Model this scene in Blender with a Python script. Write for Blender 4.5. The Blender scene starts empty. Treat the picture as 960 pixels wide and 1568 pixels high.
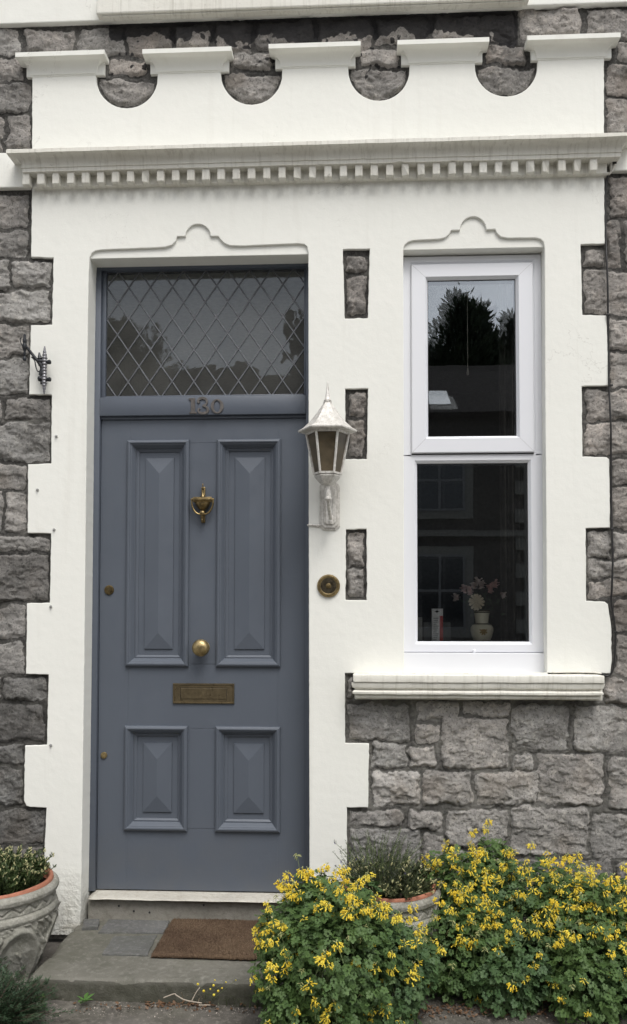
import bpy, bmesh, math, random
import numpy as np
from math import radians as RAD, pi, sin, cos, tan
from mathutils import Vector, Matrix, Euler, noise as mnoise

random.seed(7)
scene = bpy.context.scene
col = scene.collection

# ------------------------------------------------------------------ camera
CAM_Z = 1.345
YAW, PITCH, ROLL = RAD(2.90), RAD(2.098), RAD(0.056)
F, PX, PY = 1300.0, 480.0, 895.0
fwd = Vector((-sin(YAW) * cos(PITCH), cos(YAW) * cos(PITCH), sin(PITCH)))
rgt = Vector((cos(YAW), sin(YAW), 0))
upv = rgt.cross(fwd)
r2 = rgt * cos(ROLL) + upv * sin(ROLL)
u2 = upv * cos(ROLL) - rgt * sin(ROLL)
CAM = Vector((0, -3.45, CAM_Z))
cd = bpy.data.cameras.new('camera')
cam = bpy.data.objects.new('camera', cd)
col.objects.link(cam)
cam.matrix_world = Matrix.Translation(CAM) @ Matrix((r2, u2, -fwd)).transposed().to_4x4()
cd.sensor_fit = 'AUTO'
cd.sensor_width = 36
cd.lens = F / 1568 * 36
cd.shift_y = (PY - 784) / 1568
cd.clip_start = 0.05
cd.clip_end = 2000
scene.camera = cam

# ------------------------------------------------------------------ sky, sun, exposure
SUN_EL, SUN_AZ = RAD(58), RAD(158)        # azimuth clockwise from +Y (north)
w = bpy.data.worlds.new('World')
scene.world = w
w.use_nodes = True
nt = w.node_tree
nt.nodes.clear()
wo = nt.nodes.new('ShaderNodeOutputWorld')
bg = nt.nodes.new('ShaderNodeBackground')
sky = nt.nodes.new('ShaderNodeTexSky')
sky.sky_type = 'NISHITA'
sky.sun_disc = False
sky.sun_elevation = SUN_EL
sky.sun_rotation = SUN_AZ
sky.air_density = 1.0
sky.dust_density = 4.0
hs = nt.nodes.new('ShaderNodeHueSaturation')
hs.inputs['Saturation'].default_value = 0.22
tcw = nt.nodes.new('ShaderNodeTexCoord')
nz = nt.nodes.new('ShaderNodeTexNoise')
nz.inputs['Scale'].default_value = 3.0
nz.inputs['Detail'].default_value = 5
mr = nt.nodes.new('ShaderNodeMapRange')
mr.inputs['From Min'].default_value = 0.3
mr.inputs['From Max'].default_value = 0.7
mr.inputs['To Min'].default_value = 0.8
mr.inputs['To Max'].default_value = 1.25
mx = nt.nodes.new('ShaderNodeMix')
mx.data_type = 'RGBA'
mx.blend_type = 'MULTIPLY'
mx.inputs[0].default_value = 1.0
nt.links.new(sky.outputs[0], hs.inputs['Color'])
nt.links.new(tcw.outputs['Generated'], nz.inputs['Vector'])
nt.links.new(nz.outputs['Fac'], mr.inputs['Value'])
nt.links.new(hs.outputs[0], mx.inputs[6])
nt.links.new(mr.outputs[0], mx.inputs[7])
nt.links.new(mx.outputs[2], bg.inputs['Color'])
bg.inputs['Strength'].default_value = 0.15
nt.links.new(bg.outputs[0], wo.inputs['Surface'])

sl = bpy.data.lights.new('sun', 'SUN')
sl.energy = 1.4
sl.angle = RAD(30)
sl.color = (1.0, 0.97, 0.92)
so = bpy.data.objects.new('sun', sl)
col.objects.link(so)
sd = Vector((sin(SUN_AZ) * cos(SUN_EL), cos(SUN_AZ) * cos(SUN_EL), sin(SUN_EL)))
so.rotation_euler = sd.to_track_quat('Z', 'Y').to_euler()

scene.view_settings.view_transform = 'Standard'
scene.view_settings.look = 'None'
scene.view_settings.gamma = 1
scene.view_settings.use_curve_mapping = False
scene.view_settings.exposure = 0.24

# ------------------------------------------------------------------ helpers
def at(px, py, Y=0.0):
    """point on the vertical plane Y seen at that place of the 960x1568 photograph"""
    d = fwd * F + r2 * (px - PX) - u2 * (py - PY)
    return CAM + d * ((Y - CAM.y) / d.y)

def ats(pts, Y=0.0):
    return [at(p[0], p[1], Y) for p in pts]

def wpos(o):
    return o['_w'] if o is not None and '_w' in o else (0, 0, 0)

def thing(name, label, cat, loc=(0, 0, 0), group=None, kind=None):
    o = bpy.data.objects.new(name, None)
    col.objects.link(o)
    o.location = loc
    o['_w'] = tuple(float(q) for q in loc)
    o['label'] = label
    o['category'] = cat
    if group: o['group'] = group
    if kind: o['kind'] = kind
    return o

def tag(o, label, cat, group=None, kind=None):
    o['label'] = label
    o['category'] = cat
    if group: o['group'] = group
    if kind: o['kind'] = kind
    return o

def obj(name, verts, faces, mat, parent=None, smooth=False, mats=None, mi=None, local=False, label=None):
    """one mesh object; world coordinates are re-based on the parent's place unless local"""
    me = bpy.data.meshes.new(name)
    V = np.asarray([tuple(v) for v in verts] if not isinstance(verts, np.ndarray) else verts, dtype=np.float64)
    wp = np.array(wpos(parent)) if parent is not None else np.zeros(3)
    if not local: V = V - wp
    if isinstance(faces, np.ndarray):
        k = faces.shape[1]
        me.vertices.add(len(V)); me.vertices.foreach_set('co', V.astype(np.float32).ravel())
        me.loops.add(faces.size); me.loops.foreach_set('vertex_index', faces.astype(np.int32).ravel())
        me.polygons.add(len(faces))
        me.polygons.foreach_set('loop_start', np.arange(0, faces.size, k, dtype=np.int32))
        me.polygons.foreach_set('loop_total', np.full(len(faces), k, dtype=np.int32))
        me.update(calc_edges=True)
    else:
        me.from_pydata([tuple(v) for v in V], [], faces)
        me.update()
    for m in (mats or [mat]):
        me.materials.append(m)
    if mi is not None:
        me.polygons.foreach_set('material_index', np.asarray(mi, dtype=np.int32))
    if smooth:
        me.polygons.foreach_set('use_smooth', [True] * len(me.polygons))
    o = bpy.data.objects.new(name, me)
    col.objects.link(o)
    if parent is not None:
        o.parent = parent
        o['_w'] = tuple(float(q) for q in wp)
    if label: o['label'] = label
    return o

class MB:
    """collects shapes, then links them as ONE mesh object"""
    def __init__(s): s.v = []; s.f = []; s.m = []
    def add(s, v, f, m=0):
        n = len(s.v)
        s.v += [tuple(p) for p in v]
        s.f += [tuple(i + n for i in q) for q in f]
        s.m += [m] * len(f)
        return s
    def box(s, x0, x1, y0, y1, z0, z1, m=0):
        v = [(x, y, z) for x in (x0, x1) for y in (y0, y1) for z in (z0, z1)]
        return s.add(v, [(0, 1, 3, 2), (4, 6, 7, 5), (0, 4, 5, 1), (2, 3, 7, 6), (0, 2, 6, 4), (1, 5, 7, 3)], m)
    def bbox(s, x0, x1, y0, y1, z0, z1, b=0.002, seg=2, m=0):
        bm = bmesh.new()
        bmesh.ops.create_cube(bm, size=1)
        for v in bm.verts:
            v.co = ((x0 + x1) / 2 + v.co.x * (x1 - x0), (y0 + y1) / 2 + v.co.y * (y1 - y0), (z0 + z1) / 2 + v.co.z * (z1 - z0))
        bmesh.ops.bevel(bm, geom=bm.edges[:], offset=b, segments=seg, affect='EDGES', profile=0.5)
        bm.verts.index_update()
        s.add([v.co[:] for v in bm.verts], [[v.index for v in f.verts] for f in bm.faces], m)
        bm.free()
        return s
    def tube(s, pts, r, n=8, m=0, caps=True):
        P = [Vector(p) for p in pts]
        R = r if isinstance(r, (list, tuple)) else [r] * len(P)
        rings = []
        prev = None
        for i, p in enumerate(P):
            t = (P[min(i + 1, len(P) - 1)] - P[max(i - 1, 0)]).normalized()
            if prev is None:
                a = Vector((0, 0, 1)) if abs(t.z) < 0.9 else Vector((1, 0, 0))
                u = t.cross(a).normalized()
            else:
                u = (prev - t * prev.dot(t)).normalized()
            prev = u
            w_ = t.cross(u)
            rings.append([p + (u * cos(2 * pi * k / n) + w_ * sin(2 * pi * k / n)) * R[i] for k in range(n)])
        v = [q for rr in rings for q in rr]
        f = [(i * n + k, i * n + (k + 1) % n, (i + 1) * n + (k + 1) % n, (i + 1) * n + k)
             for i in range(len(P) - 1) for k in range(n)]
        if caps:
            f += [tuple(range(n))[::-1], tuple((len(P) - 1) * n + k for k in range(n))]
        return s.add(v, f, m)
    def lathe(s, prof, c, axis='Z', n=24, m=0, rot=0.0):
        """prof: (radius, height along the axis from c)"""
        v = []
        for r, h in prof:
            for k in range(n):
                a = 2 * pi * k / n + rot
                if axis == 'Z': v.append((c[0] + r * cos(a), c[1] + r * sin(a), c[2] + h))
                elif axis == 'Y': v.append((c[0] + r * cos(a), c[1] - h, c[2] + r * sin(a)))   # height towards the viewer
                else: v.append((c[0] + h, c[1] + r * cos(a), c[2] + r * sin(a)))
        f = [(i * n + k, i * n + (k + 1) % n, (i + 1) * n + (k + 1) % n, (i + 1) * n + k)
             for i in range(len(prof) - 1) for k in range(n)]
        if prof[0][0] > 1e-6: f.append(tuple(range(n))[::-1])
        if prof[-1][0] > 1e-6: f.append(tuple((len(prof) - 1) * n + k for k in range(n)))
        return s.add(v, f, m)
    def mitred(s, prof, xl, xr, yb, m=0):
        """moulding along X with mitred returns at both ends; prof: (projection towards -Y, z), yb: the plane at its back"""
        v = []
        for p, z in prof:
            v += [(xl - p, yb, z), (xl - p, -p, z), (xr + p, -p, z), (xr + p, yb, z)]
        f = []
        for i in range(len(prof) - 1):
            a, b = i * 4, i * 4 + 4
            for k in range(3):
                f.append((a + k, b + k, b + k + 1, a + k + 1))
        f.append((0, 1, 2, 3))
        e = (len(prof) - 1) * 4
        f.append((e + 3, e + 2, e + 1, e))
        return s.add(v, f, m)
    def rings(s, rects, m=0, cap=True):
        """nested rectangles (x0,x1,z0,z1,y) joined in order: panel mouldings"""
        v = []
        for x0, x1, z0, z1, y in rects:
            v += [(x0, y, z0), (x1, y, z0), (x1, y, z1), (x0, y, z1)]
        f = []
        for i in range(len(rects) - 1):
            a, b = i * 4, i * 4 + 4
            for k in range(4):
                f.append((a + k, a + (k + 1) % 4, b + (k + 1) % 4, b + k))
        if cap:
            e = (len(rects) - 1) * 4
            f.append((e, e + 1, e + 2, e + 3))
        return s.add(v, f, m)
    def build(s, name, mat, parent=None, smooth=False, mats=None, local=False, label=None, auto=False):
        o = obj(name, s.v, s.f, mat, parent, smooth, mats, s.m if mats else None, local, label)
        bm = bmesh.new(); bm.from_mesh(o.data)
        bmesh.ops.recalc_face_normals(bm, faces=bm.faces[:])
        if auto:
            for fc in bm.faces: fc.smooth = True
            for e in bm.edges:
                if len(e.link_faces) == 2 and e.calc_face_angle(0) > RAD(32): e.smooth = False
        bm.to_mesh(o.data); bm.free()
        return o

def poly_solid(name, loops, y0, y1, mat, parent=None, bevel=0.0, local=False, label=None):
    """flat outline(s) in X,Z (first outer, then holes) turned into a solid between planes y0 (front) and y1 (back)"""
    cu = bpy.data.curves.new('outline', 'CURVE')
    cu.dimensions = '2D'
    cu.fill_mode = 'BOTH'
    for lp in loops:
        sp = cu.splines.new('POLY')
        sp.points.add(len(lp) - 1)
        for i, p in enumerate(lp):
            x, z = (p[0], p[2]) if len(p) == 3 else (p[0], p[1])
            sp.points[i].co = (x, z, 0, 1)
        sp.use_cyclic_u = True
    cu.extrude = max((y1 - y0) / 2 - bevel, 1e-5)
    cu.bevel_depth = bevel
    cu.bevel_resolution = 1
    cu.offset = -bevel
    t = bpy.data.objects.new('outline', cu)
    col.objects.link(t)
    dg = bpy.context.evaluated_depsgraph_get()
    me = bpy.data.meshes.new_from_object(t.evaluated_get(dg))
    V = np.empty(len(me.vertices) * 3); me.vertices.foreach_get('co', V); V = V.reshape(-1, 3)
    F_ = [tuple(p.vertices) for p in me.polygons]
    bpy.data.objects.remove(t); bpy.data.curves.remove(cu); bpy.data.meshes.remove(me)
    W = np.stack([V[:, 0], (y0 + y1) / 2 - V[:, 2], V[:, 1]], 1)
    o = obj(name, W, F_, mat, parent, local=local, label=label)
    bm = bmesh.new(); bm.from_mesh(o.data)
    bmesh.ops.remove_doubles(bm, verts=bm.verts[:], dist=1e-5)
    bmesh.ops.recalc_face_normals(bm, faces=bm.faces[:])
    bm.to_mesh(o.data); bm.free()
    return o

def arc(cx, cy, rx, ry, a0, a1, n):
    return [(cx + rx * cos(RAD(a0 + (a1 - a0) * i / n)), cy + ry * sin(RAD(a0 + (a1 - a0) * i / n))) for i in range(n + 1)]

def roughen(pts, step, amp, seed):
    """subdivides a closed pixel outline and wobbles it slightly, as hand-worked render is"""
    rnd = random.Random(seed)
    out = []
    for i, a in enumerate(pts):
        b = pts[(i + 1) % len(pts)]
        L = math.hypot(b[0] - a[0], b[1] - a[1])
        n = max(1, int(L / step))
        for k in range(n):
            t = k / n
            x, y = a[0] + (b[0] - a[0]) * t, a[1] + (b[1] - a[1]) * t
            j = amp if k else amp * 0.3
            if 115 < x < 480 and y > 340 or 610 < x < 845 and 340 < y < 1040: j *= .22
            chip = 2.2 if rnd.random() < 0.06 and k else 1
            out.append((x + rnd.uniform(-j, j) * chip, y + rnd.uniform(-j, j) * chip))
    return out

def ribbon(path, w):
    """closed outline of a flat stroke of changing width along a path"""
    L, R_ = [], []
    for i, p in enumerate(path):
        a = path[max(i - 1, 0)]; b = path[min(i + 1, len(path) - 1)]
        tx, ty = b[0] - a[0], b[1] - a[1]
        l = math.hypot(tx, ty) or 1
        ww = (w[i] if isinstance(w, list) else w) / 2
        L.append((p[0] - ty / l * ww, p[1] + tx / l * ww))
        R_.append((p[0] + ty / l * ww, p[1] - tx / l * ww))
    return L + R_[::-1]

def smooth_path(P, n=6):
    P = [Vector(p) for p in P]
    out = []
    for i in range(len(P) - 1):
        p0, p1, p2, p3 = P[max(i - 1, 0)], P[i], P[i + 1], P[min(i + 2, len(P) - 1)]
        for k in range(n):
            t = k / n
            out.append(0.5 * ((2 * p1) + (p2 - p0) * t + (2 * p0 - 5 * p1 + 4 * p2 - p3) * t * t + (3 * p1 - p0 - 3 * p2 + p3) * t ** 3))
    out.append(P[-1])
    return out

# numpy noise
def _h(ix, iy, seed):
    ix = ix.astype(np.int64); iy = iy.astype(np.int64)
    n = (ix * 374761393 + iy * 668265263 + seed * 1442695041) & 0xFFFFFFFF
    n = ((n ^ (n >> 13)) * 1274126177) & 0xFFFFFFFF
    n = ((n ^ (n >> 16)) * 2246822519) & 0xFFFFFFFF
    return ((n ^ (n >> 15)) & 0xFFFFFF) / float(0xFFFFFF)
def vnoise(x, y, seed=0):
    ix, iy = np.floor(x), np.floor(y)
    fx, fy = x - ix, y - iy
    fx = fx ** 3 * (fx * (fx * 6 - 15) + 10); fy = fy ** 3 * (fy * (fy * 6 - 15) + 10)
    a, b, c, d = _h(ix, iy, seed), _h(ix + 1, iy, seed), _h(ix, iy + 1, seed), _h(ix + 1, iy + 1, seed)
    return (a + (b - a) * fx) * (1 - fy) + (c + (d - c) * fx) * fy
def fbm(x, y, o=4, seed=0, g=0.5):
    s = 0; a = 1; t = 0
    for i in range(o):
        s = s + a * vnoise(x, y, seed + i * 17); t += a; a *= g
        x = x * 2.03 + 3.1; y = y * 2.03 + 1.7
    return s / t
# ------------------------------------------------------------------ materials
class NT:
    def __init__(s, name):
        s.m = bpy.data.materials.new(name); s.m.use_nodes = True
        s.t = s.m.node_tree; s.t.nodes.clear()
        s.out = s.n('ShaderNodeOutputMaterial'); s.b = s.n('ShaderNodeBsdfPrincipled')
        s.l(s.b.outputs[0], s.out.inputs[0])
    def n(s, k, **kw):
        x = s.t.nodes.new(k)
        for a, b in kw.items(): setattr(x, a, b)
        return x
    def l(s, a, b): s.t.links.new(a, b)
    def coord(s): 
        if not hasattr(s, '_c'): s._c = s.n('ShaderNodeNewGeometry')
        return s._c.outputs['Position']
    def ocoord(s):
        if not hasattr(s, '_oc'): s._oc = s.n('ShaderNodeTexCoord')
        return s._oc.outputs['Object']
    def noise(s, scale, detail=4, rough=0.55, vec=None, dist=0.0, stretch=None):
        x = s.n('ShaderNodeTexNoise'); x.inputs['Scale'].default_value = scale
        x.inputs['Detail'].default_value = detail; x.inputs['Roughness'].default_value = rough
        x.inputs['Distortion'].default_value = dist
        v = vec or s.coord()
        if stretch:
            mp = s.n('ShaderNodeMapping'); mp.inputs['Scale'].default_value = stretch
            s.l(v, mp.inputs[0]); v = mp.outputs[0]
        s.l(v, x.inputs['Vector'])
        return x.outputs['Fac']
    def rng(s, v, a, b, c=0.0, d=1.0, smooth=False):
        x = s.n('ShaderNodeMapRange')
        if smooth: x.interpolation_type = 'SMOOTHSTEP'
        for k, q in zip(('From Min', 'From Max', 'To Min', 'To Max'), (a, b, c, d)): x.inputs[k].default_value = q
        s.l(v, x.inputs['Value']); return x.outputs[0]
    def math(s, op, a, b=None):
        x = s.n('ShaderNodeMath', operation=op)
        for i, q in enumerate((a, b)):
            if q is None: continue
            if isinstance(q, (int, float)): x.inputs[i].default_value = q
            else: s.l(q, x.inputs[i])
        return x.outputs[0]
    def mix(s, f, a, b, blend='MIX'):
        x = s.n('ShaderNodeMix', data_type='RGBA', blend_type=blend)
        for i, q in ((0, f), (6, a), (7, b)):
            if isinstance(q, (int, float)): x.inputs[i].default_value = q
            elif isinstance(q, tuple): x.inputs[i].default_value = (*q[:3], 1)
            else: s.l(q, x.inputs[i])
        return x.outputs[2]
    def ramp(s, v, stops):
        x = s.n('ShaderNodeValToRGB'); e = x.color_ramp.elements
        while len(e) < len(stops): e.new(0.5)
        for el, (p, c) in zip(e, stops): el.position = p; el.color = (*c, 1)
        s.l(v, x.inputs[0]); return x.outputs[0]
    def bump(s, h, dist=0.001, strength=1.0, prev=None):
        x = s.n('ShaderNodeBump'); x.inputs['Distance'].default_value = dist
        x.inputs['Strength'].default_value = strength
        s.l(h, x.inputs['Height'])
        if prev: s.l(prev, x.inputs['Normal'])
        return x.outputs[0]
    def z(s):
        x = s.n('ShaderNodeSeparateXYZ'); s.l(s.coord(), x.inputs[0]); return x.outputs[2]
    def xyz(s):
        x = s.n('ShaderNodeSeparateXYZ'); s.l(s.coord(), x.inputs[0]); return x.outputs
    def fin(s, color=None, rough=0.6, normal=None, metal=0.0, spec=0.5, **kw):
        b = s.b
        if color is not None:
            if isinstance(color, tuple): b.inputs['Base Color'].default_value = (*color[:3], 1)
            else: s.l(color, b.inputs['Base Color'])
        if isinstance(rough, (int, float)): b.inputs['Roughness'].default_value = rough
        else: s.l(rough, b.inputs['Roughness'])
        if normal: s.l(normal, b.inputs['Normal'])
        b.inputs['Metallic'].default_value = metal
        b.inputs['Specular IOR Level'].default_value = spec
        for k, v in kw.items(): b.inputs[k].default_value = v
        return s.m

def m_plaster():
    t = NT('painted_render')
    big = t.noise(1.3, 3); mid = t.noise(9, 4)
    c = t.mix(t.rng(big, .3, .7), (.79, .79, .74), (.82, .82, .77))
    c = t.mix(t.rng(mid, .55, .8, 0, .25), c, (.74, .73, .68))
    # faint water streaks
    st = t.noise(1, 4, .6, stretch=(14, 14, 0.8))
    c = t.mix(t.rng(st, .58, .80, 0, .34), c, (.60, .58, .52))
    # splash dirt near the ground
    z = t.z(); n2 = t.noise(16, 5, .65)
    low = t.math('MULTIPLY', t.rng(z, .32, .05, 0, 1), t.rng(n2, .35, .7))
    c = t.mix(low, c, (.34, .32, .26))
    # grime line just under the dentils
    x = t.xyz()
    zc = t.math('ADD', x[2], 0.0)
    d0 = t.math('MULTIPLY', t.rng(zc, GR_Z - .05, GR_Z + .015, 0, 1, True), t.rng(t.noise(20, 3, .6, stretch=(1, 1, .5)), .42, .66, 0, .55))
    d1 = t.math('MULTIPLY', d0, t.rng(zc, GR_Z + .03, GR_Z + .035, 1, 0))
    c = t.mix(d1, c, (.45, .44, .39))
    # hairline cracks
    ck = t.math('ABSOLUTE', t.math('SUBTRACT', t.noise(2.1, 6, .62, dist=.5), .5))
    cm_ = t.math('MULTIPLY', t.rng(ck, .0022, .0008), t.rng(t.noise(1.1, 2), .54, .60, 0, .35))
    c = t.mix(cm_, c, (.42, .40, .36))
    pt_ = t.noise(3.3, 3, .5, dist=1.0)
    c = t.mix(t.rng(pt_, .60, .63, 0, .16), c, (.86, .85, .80))
    # small specks
    sp = t.noise(130, 2, .5)
    c = t.mix(t.rng(sp, .77, .80, 0, .5), c, (.40, .38, .33))
    b = t.bump(t.noise(26, 3, .5), .004, .35)
    b = t.bump(t.noise(220, 3, .6), .0008, .5, b)
    b2 = t.bump(t.math('MULTIPLY', t.noise(60, 4, .6), t.rng(z, .35, .08, 0, 1)), .012, .9, b)
    return t.fin(c, .75, b2, spec=.3)

def m_moulding():
    """painted mouldings: chipped, with dirt lying on them"""
    t = NT('painted_moulding')
    c = t.mix(t.rng(t.noise(3, 4), .35, .7), (.76, .75, .69), (.69, .67, .60))
    st = t.noise(1, 5, .65, stretch=(60, 20, 2.5))
    c = t.mix(t.rng(st, .50, .72, 0, .55), c, (.42, .40, .34))
    fine = t.noise(70, 5, .7)
    c = t.mix(t.rng(fine, .62, .74, 0, .55), c, (.33, .30, .26))
    pt = t.noise(14, 6, .7)
    c = t.mix(t.rng(pt, .66, .72, 0, .6), c, (.30, .28, .24))
    b = t.bump(t.noise(40, 5, .65), .004, .5)
    b = t.bump(t.noise(250, 3, .6), .001, .5, b)
    return t.fin(c, .7, b, spec=.3)

def m_stone():
    t = NT('rock_faced_stone')
    at_ = t.n('ShaderNodeAttribute', attribute_name='tone'); sp = t.n('ShaderNodeSeparateColor')
    t.l(at_.outputs['Color'], sp.inputs[0])
    isst, tone, stain = sp.outputs[0], sp.outputs[1], sp.outputs[2]
    a2 = t.n('ShaderNodeAttribute', attribute_name='warmth')
    warm = a2.outputs['Fac']
    base = t.mix(warm, (.325, .322, .31), (.335, .305, .278))
    n1 = t.noise(7, 6, .68, dist=.4); n2 = t.noise(30, 6, .7, dist=.3); n3 = t.noise(110, 4, .7)
    base = t.mix(t.rng(n1, .42, .60, 0, .75), base, (.175, .168, .157))
    base = t.mix(t.rng(n2, .52, .62, 0, .6), base, t.mix(warm, (.46, .45, .42), (.48, .43, .385)))
    base = t.mix(t.rng(n3, .46, .34, 0, .8), base, (.075, .073, .070))
    n4 = t.noise(62, 5, .8, dist=.8)
    base = t.mix(t.rng(n4, .60, .66, 0, .55), base, (.50, .49, .46))
    base = t.mix(t.rng(n4, .40, .35, 0, .6), base, (.10, .097, .092))
    base = t.mix(t.rng(n3, .64, .74, 0, .5), base, (.48, .46, .42))
    base = t.mix(t.rng(t.noise(4, 3, .5), .56, .66, 0, .3), base, (.19, .15, .11))
    g = t.n('ShaderNodeCombineColor')
    for i in range(3): t.l(tone, g.inputs[i])
    base = t.mix(1.0, base, t.mix(1.0, g.outputs[0], (2.0, 2.0, 2.0), 'MULTIPLY'), 'MULTIPLY')
    # lichen and lime spots
    v = t.n('ShaderNodeTexVoronoi'); v.inputs['Scale'].default_value = 21; t.l(t.coord(), v.inputs[0])
    lich = t.math('MULTIPLY', t.rng(v.outputs['Distance'], .18, .13), t.rng(t.noise(5, 2), .60, .64))
    base = t.mix(t.math('MULTIPLY', lich, .55), base, (.38, .36, .32))
    mort = t.mix(t.rng(t.noise(90, 5, .75), .35, .7), (.045, .043, .041), (.135, .130, .12))
    mort = t.mix(t.rng(t.noise(9, 4), .52, .70, 0, .55), mort, (.25, .24, .215))
    mort = t.mix(t.math('MULTIPLY', t.rng(t.z(), 1.20, 1.05), t.rng(t.noise(26, 5, .7), .40, .58, 0, .85)), mort, (.17, .165, .15))
    gm = t.mix(1.0, mort, t.mix(1.0, g.outputs[0], (2.0, 2.0, 2.0), 'MULTIPLY'), 'MULTIPLY')
    e = t.rng(t.math('ADD', isst, t.rng(t.noise(120, 4, .7), 0, 1, -.22, .22)), .42, .58)
    c = t.mix(e, gm, base)
    stn = t.rng(t.math('ADD', stain, t.rng(t.noise(24, 5, .7), 0, 1, -.35, .35)), .44, .56)
    c = t.mix(t.math('MULTIPLY', stn, .93), c, (.030, .029, .031))
    b = t.bump(t.noise(30, 8, .75, dist=.5), .022, .85)
    b = t.bump(t.noise(160, 4, .75), .004, .9, b)
    return t.fin(c, .88, b, spec=.25)

def m_door(name='door_paint', c0=(.098, .113, .139)):
    t = NT(name)
    c = t.mix(t.rng(t.noise(2.2, 4), .3, .7), c0, tuple(q * .9 for q in c0))
    c = t.mix(t.rng(t.noise(12, 5, .65), .6, .8, 0, .35), c, tuple(q * 1.18 for q in c0))
    c = t.mix(t.rng(t.noise(240, 2), .78, .80, 0, .5), c, (.3, .31, .33))
    z = t.z()
    c = t.mix(t.math('MULTIPLY', t.rng(z, .55, .2, 0, .35), t.rng(t.noise(7, 4), .4, .7)), c, (.13, .13, .125))
    b = t.bump(t.noise(1, 3, .5, stretch=(240, 60, 18)), .0008, .35)
    b = t.bump(t.noise(55, 4, .6), .0012, .25, b)
    return t.fin(c, t.rng(t.noise(18, 4), .3, .7, .36, .52), b, spec=.45)

def m_simple(name, col_, rough=.5, metal=0., var=.15, scale=30, bd=.0006, spec=.5, rv=.1, obj_space=False):
    t = NT(name); v = t.ocoord() if obj_space else None
    c = t.mix(t.rng(t.noise(scale, 5, .6, vec=v), .35, .68), tuple(q * (1 + var) for q in col_), tuple(q * (1 - var) for q in col_))
    b = t.bump(t.noise(scale * 4, 3, .6, vec=v), bd, .5)
    return t.fin(c, t.rng(t.noise(scale * 1.7, 3, vec=v), .3, .7, rough - rv, rough + rv), b, metal, spec)

def m_brass(name='aged_brass', base=(.30, .22, .10), dark=(.075, .058, .035), amt=.75):
    t = NT(name)
    f = t.rng(t.noise(55, 5, .65), .34, .62, 0, amt)
    c = t.mix(f, base, dark)
    return t.fin(c, t.rng(t.noise(90, 4), .3, .7, .26, .48), t.bump(t.noise(260, 3), .0004, .5), .9, .5)

def m_glass(name, tint=(1, 1, 1), wavy=0.0, refl=1.0, haze=0.0):
    """window glass: what is behind shows through, the street is mirrored by Fresnel"""
    t = NT(name)
    tr = t.n('ShaderNodeBsdfTransparent'); tr.inputs[0].default_value = (*tint, 1)
    gl = t.n('ShaderNodeBsdfGlossy'); gl.inputs['Roughness'].default_value = 0.0
    gl.inputs[0].default_value = (.86, .93, 1, 1) if refl > 1 else (.93, .95, .97, 1)
    fr = t.n('ShaderNodeFresnel'); fr.inputs[0].default_value = 1.5
    f = t.math('ADD', t.math('MULTIPLY', fr.outputs[0], 1.9), (refl - 1) * .076)      # both faces of the pane, plus its coating
    mx_ = t.n('ShaderNodeMixShader')
    t.l(f, mx_.inputs[0]); t.l(tr.outputs[0], mx_.inputs[1]); t.l(gl.outputs[0], mx_.inputs[2])
    if wavy:
        b = t.bump(t.noise(9, 2, .4), .012 * wavy, 1.0)
        t.l(b, gl.inputs['Normal'])
    o_ = mx_.outputs[0]
    if haze:
        d_ = t.n('ShaderNodeBsdfDiffuse'); d_.inputs[0].default_value = (.5, .5, .47, 1)  # diffuse haze mixed in to lighten the dark reflections in the old glass
        m3 = t.n('ShaderNodeMixShader'); t.l(t.rng(t.noise(6, 4), .3, .7, haze * .7, haze * 1.3), m3.inputs[0]); t.l(o_, m3.inputs[1]); t.l(d_.outputs[0], m3.inputs[2]); o_ = m3.outputs[0]
    t.l(o_, t.out.inputs[0])
    t.t.nodes.remove(t.b)
    return t.m

def m_concrete(name, a, b_, c_, sc=1.0, moss=0.0, pebble=0.0, foot=None):
    t = NT(name)
    n1 = t.noise(5 * sc, 6, .65, dist=.3); n2 = t.noise(38 * sc, 5, .7); n3 = t.noise(170 * sc, 3, .7)
    c = t.mix(t.rng(n1, .34, .66), a, b_)
    c = t.mix(t.rng(n2, .50, .72, 0, .7), c, c_)
    c = t.mix(t.rng(n3, .66, .74, 0, .6), c, tuple(q * 1.9 for q in c_))
    c = t.mix(t.rng(n3, .36, .28, 0, .6), c, tuple(q * .4 for q in a))
    if moss: c = t.mix(t.math('MULTIPLY', t.rng(t.noise(3.4 * sc, 5, .7), .45, .66), moss), c, (.052, .056, .032))
    if foot: c = t.mix(t.math('MULTIPLY', t.rng(t.z(), foot, foot - .018), t.rng(n2, .30, .60, .35, .9)), c, (.058, .058, .042))
    b = t.bump(n2, .006, .6)
    b = t.bump(n3, .003, .7, b)
    if pebble:
        v = t.n('ShaderNodeTexVoronoi'); v.inputs['Scale'].default_value = 120; t.l(t.coord(), v.inputs[0])
        c = t.mix(t.math('MULTIPLY', t.rng(v.outputs['Distance'], .30, .12), t.rng(t.noise(60, 2), .56, .60, 0, pebble)), c, (.30, .27, .24))
        b = t.bump(v.outputs['Distance'], .004, -.5, b)
    return t.fin(c, t.rng(n1, .3, .7, .92, .7), b, spec=.25)

def m_leaf(name, a, b_, c_=None, sc=9, rough=.5, var_attr=False):
    t = NT(name)
    c = t.mix(t.rng(t.noise(sc, 3), .36, .64), a, b_)
    c = t.mix(t.rng(t.noise(sc * 12, 2), .35, .7, 0, .6), c, c_ or a)
    b = t.b
    tl = t.n('ShaderNodeBsdfTranslucent'); t.l(c, tl.inputs[0])
    ms = t.n('ShaderNodeMixShader'); ms.inputs[0].default_value = .28
    t.l(b.outputs[0], ms.inputs[1]); t.l(tl.outputs[0], ms.inputs[2]); t.l(ms.outputs[0], t.out.inputs[0])
    return t.fin(c, rough, None, spec=.35)

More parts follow.
